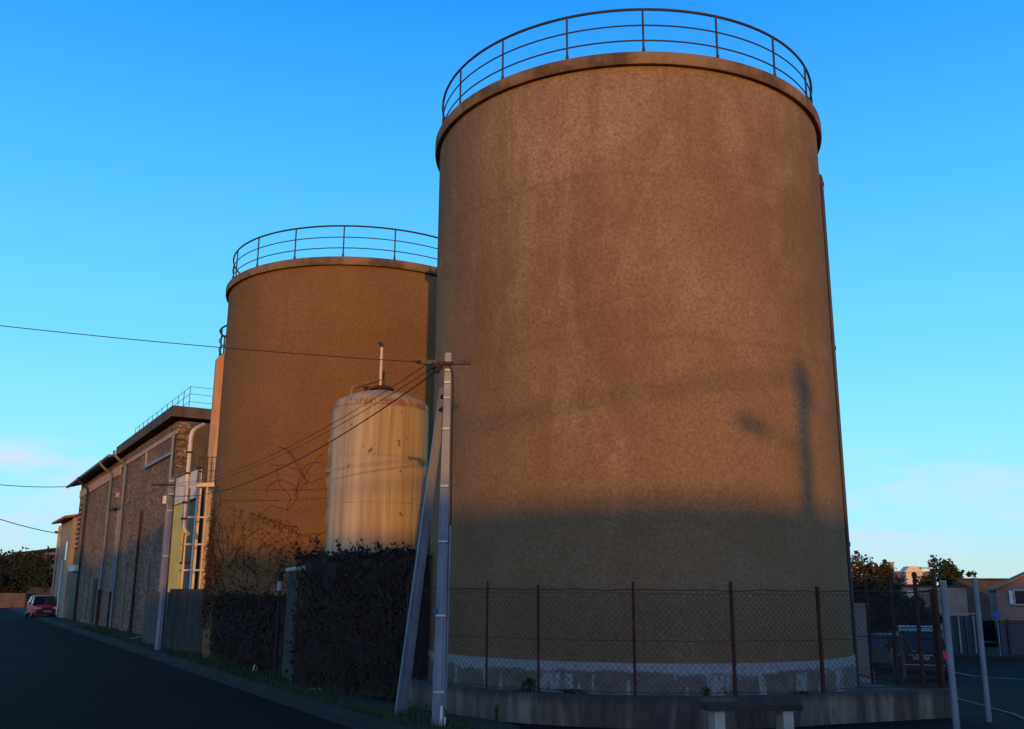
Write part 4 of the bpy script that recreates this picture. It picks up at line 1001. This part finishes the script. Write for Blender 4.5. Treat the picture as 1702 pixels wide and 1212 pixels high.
def tree(name, c, h, crown, n_, mat, label, size=.12, trunk=.16, cat='tree', group=None, flat_=1.0):
    """crown: list of (dx,dy,dz,r) clumps relative to the base"""
    c = Vector(c); t = thing(name, c, label, cat, group); mb = MB()
    mb.tube([c + V(0, 0, -.3), c + V(.05, 0, h * .25), c + V(-.04, .05, h * .5), c + V(.02, 0, h * .8)], [trunk, trunk * .8, trunk * .55, trunk * .15], 8)
    for dx, dy, dz, r in crown:
        b_ = c + V(0, 0, h * random.uniform(.25, .5)); e = c + V(dx, dy, dz); mb.tube([b_, b_.lerp(e, .55) + V(0, 0, .15), e], [trunk * .4, trunk * .25, trunk * .06], 5)
    mb.build('trunk', M['bark'], t)
    ml = MB(); tot = sum(r ** 2 for *_, r in crown)
    for dx, dy, dz, r in crown:
        subs = [(V(random.gauss(0, .5), random.gauss(0, .5), random.gauss(0, .42)) * r, random.uniform(.22, .5) * r) for _ in range(14)]
        for i in range(int(n_ * r * r / tot)):
            o, sr = random.choice(subs); q = V(random.gauss(0, 1), random.gauss(0, 1), random.gauss(0, 1)).normalized() * sr * random.random() ** .4
            q.z *= flat_; ml.quadleaf(c + V(dx, dy, dz) + o + q, size * random.uniform(.6, 1.3), .65)
    ml.build('crown', mat, t, False); return t
def spot(pxx, Y): p = at(pxx, 985, Y); return V(p.x, Y, gz(p.x, Y))
def zat(pxx, pyy, Y): return at(pxx, pyy, Y).z
# right-hand background
g = spot(1552, 62)
house('stone_barn', (g.x - .4, 65, g.z), R(-6), 5.3, 6, 3.55, .0001, 'flat topped pale stone barn behind the dark car with a sunlit patch', M['plaster'], M['tile_dark'], 'x', (), .05, 'barn')
g = spot(1495, 60)
house('stone_barn', (g.x - .6, 62.5, g.z), R(-8), 4.2, 4.5, 2.0, 1.5, 'low stone barn with sloping roof below the autumn trees', M['plaster'], M['tile_dark'], 'y', (), .15, 'barn')
mb = MB(); q = at(1513, 988, 57); mb.box(q, (.35, .08, .42)); mb.build('sign_plate', M['white_paint'], smooth=False, label='small white sign plate on the dark barn side behind the fence', cat='sign')
g = spot(1648, 78)
house('grey_house', (g.x, 80, g.z), R(-20), 3.6, 6, 4.25, .0001, 'narrow grey rendered house with a flat roof edge between two stone buildings', M['plaster_grey'], M['tile_dark'], 'x', (), .12)
g = spot(1702, 60); zz = zat(1657, 977, 60)
house('brick_house', (g.x + 3.2, 63, g.z), R(-22), 6.6, 6, zz - g.z - .1, 1.55, 'brown gabled house with one dark window at the right edge', simple('brown_render', (.27, .17, .12), (.19, .12, .085), 1.5, .95, 0, .3, 20), M['tile'], 'y', ((-2.0, zat(1688, 993, 60) - g.z, .55, .75, True),), .2)
g = spot(1620, 95)
house('white_house', (g.x, 95, g.z), R(-15), 3.2, 5, 2.9, .7, 'small white walled house seen beside the near steel post', M['white_paint'], M['tile'], 'x', ((0, 1.8, .6, .8, False),))
g = spot(1513, 108)
house('town_house', (g.x + .6, 110, g.z), R(-15), 4.4, 6, 4.2, 1.3, 'red tiled town house with a pale dormer rising behind the trees', M['plaster_cream'], M['tile'], 'x', ((-.8, 3.0, .7, .9, False),), .2, 'house', (-1.6, 0))
g = spot(1513, 96)
house('town_house', (g.x - .5, 98, g.z), R(-10), 4.2, 5, 3.0, .7, 'lower house with dark red roof in front of the taller town house', M['plaster_grey'], M['tile'], 'x', ())
mb = MB(); q = at(1516, 957, 104); mb.box(q + V(0, 0, -.25), (1.7, 1.2, 1.2)); mb.prism([q + V(-1.1, -.8, .36), q + V(1.1, -.8, .36), q + V(.5, -.8, .95), q + V(-.5, -.8, .95)], (0, 1.6, 0)); mb.build('dormer', M['cream'], smooth=False, label='pale dormer with hipped dark roof standing out of the red tiles', cat='dormer')
def clumps(spec, c, Y):
    return [(at(a, b, Y).x - c.x, random.uniform(-.6, .6), at(a, b, Y).z - c.z, r) for a, b, r in spec]
g = spot(1436, 58); tree('autumn_tree', g, 4.6, clumps([(1430, 962, 1.1), (1440, 945, .7), (1428, 940, .7), (1443, 975, 1.1), (1425, 990, 1.2), (1452, 985, .9), (1420, 965, 1)], g, 58), 4200, M['leaf_autumn'], 'autumn tree with reddish leaves directly behind the right edge of the largest tank', .10)
g = spot(1466, 60); tree('green_tree', g, 4.8, clumps([(1461, 942, .45), (1464, 955, .7), (1457, 965, .7), (1478, 940, .28), (1474, 950, .35), (1470, 970, 1.0), (1482, 978, .9), (1455, 982, 1), (1475, 990, 1.2)], g, 60), 3600, M['leaf_green'], 'green tree with two pointed tops between the autumn tree and the red roof', .09)
g = spot(1448, 50); tree('hedge_bush', g, 2.6, clumps([(1440, 1010, 1.2), (1462, 1012, 1.2), (1484, 1020, 1.1), (1506, 1024, 1.0), (1528, 1026, .9), (1425, 1015, 1.1), (1470, 1035, 1.1), (1500, 1040, 1.0), (1530, 1042, .9), (1545, 1030, .8)], g, 50), 5200, M['leaf_dark'], 'dark hedge mass under the trees behind the parked cars', .12, .1, 'hedge')
g = spot(1566, 84); tree('green_tree', g, 4.8, clumps([(1572, 948, 1.0), (1578, 955, 1.2), (1562, 960, 1.0), (1590, 965, .9), (1598, 972, .6), (1545, 968, .9), (1530, 965, .7), (1585, 952, .6)], g, 84), 4200, M['leaf_green'], 'round green tree rising behind the pale stone barn', .13)
lp = spot(1556, 52)
sl_ = thing('street_lamp', lp, 'grey street lamp in front of the round green tree', 'street lamp')
zt = zat(1556, 946, 52); mb = MB(); mb.tube([lp, V(lp.x, lp.y, zt)], [.09, .06], 10); mb.build('pole', M['galv'], sl_)
mb = MB(); mb.tube([V(lp.x, lp.y, zt - .02), V(lp.x - .45, lp.y, zt + .03)], .03, 8); mb.build('arm', M['galv'], sl_)
mb = MB(); mb.box((lp.x - .42, lp.y, zt + .05), (.6, .24, .1)); mb.build('lamp_head', M['galv_light'], sl_, False)
# low fence, hoarding, kerb and grass at the back of the car park
q = spot(1595, 54); fx0 = at(1566, 1020, 54).x; fx1 = at(1628, 1020, 54).x; zt = zat(1595, 1020, 54)
mf = thing('panel_fence', (fx0, 54, q.z), 'dark green panel fence with a pale top rail behind the asphalt', 'fence')
mb = MB(); mb.box(((fx0 + fx1) / 2, 54, (zt + q.z) / 2 - .05), (fx1 - fx0, .05, zt - q.z - .15)); mb.build('panel', M['mesh_green'], mf, False)
mb = MB(); mb.box(((fx0 + fx1) / 2 - .1, 53.9, zt), (fx1 - fx0 + .3, .08, .06)); mb.build('top_rail', M['galv'], mf, False)
for i in range(6):
    x = fx0 + (fx1 - fx0) * i / 5; mb = MB(); mb.box((x, 53.93, (zt + q.z) / 2 - .06), (.09, .06, zt - q.z - .12)); mb.build('fence_post', M['galv'] if i in (2, 4) else M['hoarding'], mf, False)
hx0 = at(1661, 1040, 53).x; hx1 = hx0 + 5; zt = zat(1680, 1032, 53); zb = gz(hx0, 53)
hd = thing('hoarding', (hx0, 53, zb), 'grey hoarding panels with mossy top at the right edge behind the asphalt', 'hoarding')
mb = MB(); mb.box(((hx0 + hx1) / 2, 53, (zt + zb) / 2 - .1), (hx1 - hx0, .12, zt - zb)); mb.build('panel', M['hoarding'], hd, False)
mb = MB(); mb.box(((hx0 + hx1) / 2, 53, zt - .03), (hx1 - hx0, .3, .1)); mb.build('moss_cap', M['moss'], hd, False)
for i in range(5):
    x = hx0 + .4 + i * 1.0; mb = MB(); mb.box((x, 52.9, (zt + zb) / 2), (.12, .1, zt - zb + .15)); mb.build('post', M['dark'], hd, False)
mb = MB(); mb.box((33, 50.0, gz(20, 50) + .06), (40, .25, .2)); mb.build('kerb', M['kerb'], smooth=False, kind='structure')
flat('lawn', [(13, 50.2), (60, 50.2), (60, 60), (13, 60)], -1.1 + .05, M['earth'])
q = at(1657, 1021, 50); rs = thing('round_sign', (q.x, q.y, gz(q.x, 50)), 'round blue traffic sign on a thin post by the grey hoarding', 'traffic sign')
mb = MB(); mb.tube([(q.x, q.y + .04, gz(q.x, 50)), (q.x, q.y + .04, q.z + .2)], .03, 8); mb.build('post', M['galv'], rs)
mb = MB(); mb.tube([(q.x, q.y - .01, q.z), (q.x, q.y + .01, q.z)], .19, 28); mb.build('disc', M['blue_tag'], rs)

# ------------------------------------------------------------------ left-hand background
hb = W(35.0, -3.0, 0)
hs = thing('end_house', W(38, 0, 0), 'cream rendered house end with overhanging roof past the stone building', 'house')
HT = 6.9
mb = MB(); wbox(mb, 34.6, 42.0, .1, -7, 0, HT); mb.build('wall', M['plaster_cream'], hs, False)
mb = MB(); mb.prism([W(34.4, .7, HT - .08), W(34.4, .7, HT + .08), W(34.4, -3.5, HT + .9), W(34.4, -7.6, HT + .1), W(34.4, -7.6, HT - .08), W(34.4, -3.5, HT + .75)], DW * 8.4); mb.build('roof', M['tile'], hs, False)
mb = MB(); mb.tube([W(37.5, .2, 4), W(37.5, .2, .2)], .06, 8); mb.build('downpipe', M['white_paint'], hs)
mb = MB(); mb.tube([W(41.9, .2, HT - .2), W(41.9, .2, .2)], .08, 8); mb.build('downpipe', M['beam'], hs)
mb = MB(); wbox(mb, 36.0, 37.1, .13, 0, 4.0, 5.3); mb.build('window', M['glass_dark'], hs, False)
lp = at(95, 985, 75.5); lp = V(lp.x, 75.5, 0)
sl_ = thing('street_lamp', lp, 'dark street lamp on the far left pole beside the cream house end', 'street lamp')
zt = zat(96, 886, 75.5); mb = MB(); mb.tube([lp, V(lp.x, lp.y, zt)], [.13, .10], 10); mb.build('pole', M['rail'], sl_)
mb = MB(); mb.tube([V(lp.x, lp.y, zt - .1), V(lp.x - .35, lp.y, zt + .05)], .05, 8); mb.box((lp.x - .1, lp.y, zt + .08), (1.1, .3, .13)); mb.build('lamp_head', M['rail'], sl_)
cable(at(-60, 842, 60), V(lp.x, lp.y, zt - .1), .2, .03, 'cable coming down to the far left street lamp')
cable(at(-60, 798, 64), W(T1, .5, 8.9), .2, .025, 'high faint cable running to the far roof corner of the stone building')
def wallpx(name, a, b, Y, ztop, mat, label):
    p = at(a, 990, Y); q_ = at(b, 990, Y); mb = MB(); mb.box(((p.x + q_.x) / 2, Y, ztop / 2), (q_.x - p.x, .3, ztop)); mb.build(name, mat, smooth=False, label=label, cat='wall')
wallpx('garden_wall', -80, 44, 106, zat(20, 986, 106), M['concrete'], 'low pale wall closing the far end of the left street')
wallpx('garden_wall', 44, 95, 108, zat(60, 976, 108), M['dark'], 'dark gateway wall behind the red car')
# trees at the end of the street
def ltree(px_, Y, spec, n_, mat, label, size=.2, cat='tree'):
    g = spot(px_, Y); g.z = 0; tree('garden_tree', g, 5, clumps(spec, g, Y), n_, mat, label, size, .2, cat)
ltree(14, 112, [(5, 950, 2.0), (-20, 945, 2.4), (20, 960, 1.9), (10, 975, 2.2), (-10, 970, 2.2)], 2600, M['leaf_dark'], 'dark broad tree at the left edge above the pale wall')
ltree(42, 114, [(38, 955, 1.7), (52, 962, 1.8), (40, 973, 2.1), (58, 977, 2.0), (28, 970, 1.8)], 2600, M['leaf_dark'], 'dark low tree in the middle behind the red car')
ltree(77, 110, [(77, 915, .45), (77, 928, .9), (77, 942, 1.4), (76, 958, 1.8), (78, 975, 2.1), (88, 965, 1.6), (90, 980, 1.6)], 2600, M['leaf_dark'], 'pointed dark conifer at the street end left of the cream house', .17)
# hill with a far house behind the trees
mb = MB(); vs = []; n = 40
for j in range(4):
    for i in range(n + 1):
        x = -200 + 160 * i / n; u = (x + 105) / 60; hh = 13 * math.exp(-u * u) * (1 + .12 * math.sin(i * 1.3) + .05 * math.sin(i * 3.7))
        vs.append((x, 190 + 40 * j, (-.5, hh * .72, hh, -.5)[j]))
mb.add(vs, [(j * (n + 1) + i, j * (n + 1) + i + 1, (j + 1) * (n + 1) + i + 1, (j + 1) * (n + 1) + i) for j in range(3) for i in range(n)])
mb.build('hills', M['leaf_dark'], kind='structure')
q = at(60, 932, 150)
house('hill_house', (q.x, 152, 0), R(20), 7.5, 6, q.z - .2, 1.4, 'pale hillside house showing above the dark trees at far left', M['plaster_cream'], M['tile'], 'x', ((-1.2, q.z - 1.5, .9, 1.2, False),))
ltree(30, 135, [(25, 938, 2.4), (42, 938, 2.2), (8, 944, 2.4), (58, 948, 1.6), (34, 940, 2.2), (20, 955, 2.4), (48, 958, 2.2)], 2600, M['leaf_dark'], 'wide rounded dark tree on the rise above the street end', .26)

# litter on the verge
mb = MB(); q = on_ground(423, 1119); mb.add([q + V(-.07, 0, .06), q + V(.05, -.03, .065), q + V(.09, .03, .17), q + V(-.02, .05, .22)], [(0, 1, 2, 3)]); mb.prism([q + V(-.06, .02, .06), q + V(.04, .0, .06), q + V(.03, .01, .12)], (.02, .06, .03)); mb.build('litter', M['white_paint'], smooth=False, label='crumpled white scrap lying on the verge below the ivy', cat='litter')
mb = MB(); q = on_ground(518, 1154); mb.tube([q + V(-.16, -.12, .07), q + V(.02, 0, .10), q + V(.17, .12, .075)], .014, 6); mb.build('stick', M['concrete_pale'], label='pale stick lying on the grass verge near the kerb', cat='stick')
mb = MB(); p = on_ground(214, 1066); q = on_ground(245, 1060); mb.prism([p + V(0, 0, .02), q + V(0, 0, .02), q + V(.1, .25, .02), p + V(.1, .25, .02)], (0, 0, .09)); mb.build('timber_board', M['concrete_pale'], smooth=False, label='long pale board lying on the verge at the foot of the stone wall', cat='board')

# ------------------------------------------------------------------ what stands behind the viewer and throws the evening shadows
YB = -50
SX = .114 * 20; SZ = .70
def back_house(x0, x1, h_, rise, label, axis='x', mat='plaster', depth=8):
    house('row_house', ((x0 + x1) / 2 + SX, YB - depth / 2, 0), R(180), x1 - x0, depth, h_ + SZ, rise, label, M[mat], M['tile'], axis, ((-1.5, 1.6, .9, 1.2, False), (1.5, 1.6, .9, 1.2, False)), .12, 'house', None, 'houses across the street behind the viewer', -.2)
back_house(-1.2, 7.9, 4.09, 1.05, 'low plastered row house opposite the largest tank')
back_house(8.0, 19.0, 3.98, 1.2, 'slightly taller row house opposite the car park', mat='plaster_cream')
back_house(19.1, 33, 4.6, 1.3, 'long row house opposite the car park end', mat='plaster_grey')
back_house(33.1, 50, 4.8, 1.3, 'last row house on the right behind the viewer')
back_house(-5.4, -1.3, 3.4, .75, 'small garage between the row houses', mat='plaster_grey')
back_house(-19.9, -15.0, 6.35, 1.35, 'gable fronted row house opposite the stone building', 'y', 'plaster_cream')
back_house(-31, -20.1, 7.6, 1.0, 'tall row house opposite the red car')
sh = thing('row_house', (-8.0, YB - 3, 0), 'shed roofed row house opposite the yellow loading bay', 'house', 'houses across the street behind the viewer')
mb = MB(); mb.prism([(x + SX, YB - 6, z + SZ) for x, z in ((-14.9, -.9), (-6.3, -.9), (-6.3, 7.2), (-9.5, 6.95), (-11.5, 6.75), (-11.6, 7.05), (-12.6, 7.05), (-12.7, 6.65), (-14.9, 6.45))], (0, 6, 0)); mb.build('wall', M['plaster'], sh, False)
LB = V(5.3 + .114 * 41, -24, 0)
sl_ = thing('street_lamp', LB, 'concrete street lamp pole with cables behind the viewer', 'street lamp')
mb = MB(); mb.tube([LB, LB + V(0, 0, 7.6)], [.2, .15], 10); mb.build('pole', M['concrete'], sl_)
mb = MB(); mb.tube([LB + V(0, 0, 5.9), LB + V(-.5, 0, 6.07), LB + V(-1.05, 0, 6.25)], .028, 8); mb.build('arm', M['galv'], sl_)
mb = MB(); mb.box(LB + V(-1.2, 0, 6.28), (.6, .22, .22), 0, Matrix.Rotation(R(18), 4, 'Y')); mb.build('lamp_head', M['galv'], sl_, False)
mb = MB(); mb.box(LB + V(-.15, 0, 7.2), (.75, .1, .1)); mb.box(LB + V(.08, 0, 7.05), (.34, .3, .5)); mb.build('cross_arm', M['rust'], sl_, False)
cable(LB + V(-.4, 0, 7.2), (-12, -26, 5.4), .45, .034, 'bundled street cable behind the viewer leading to the left')
cable(LB + V(.1, 0, 6.85), (22, -28, 5.0), .4, .025, 'street cable behind the viewer leading to the right')
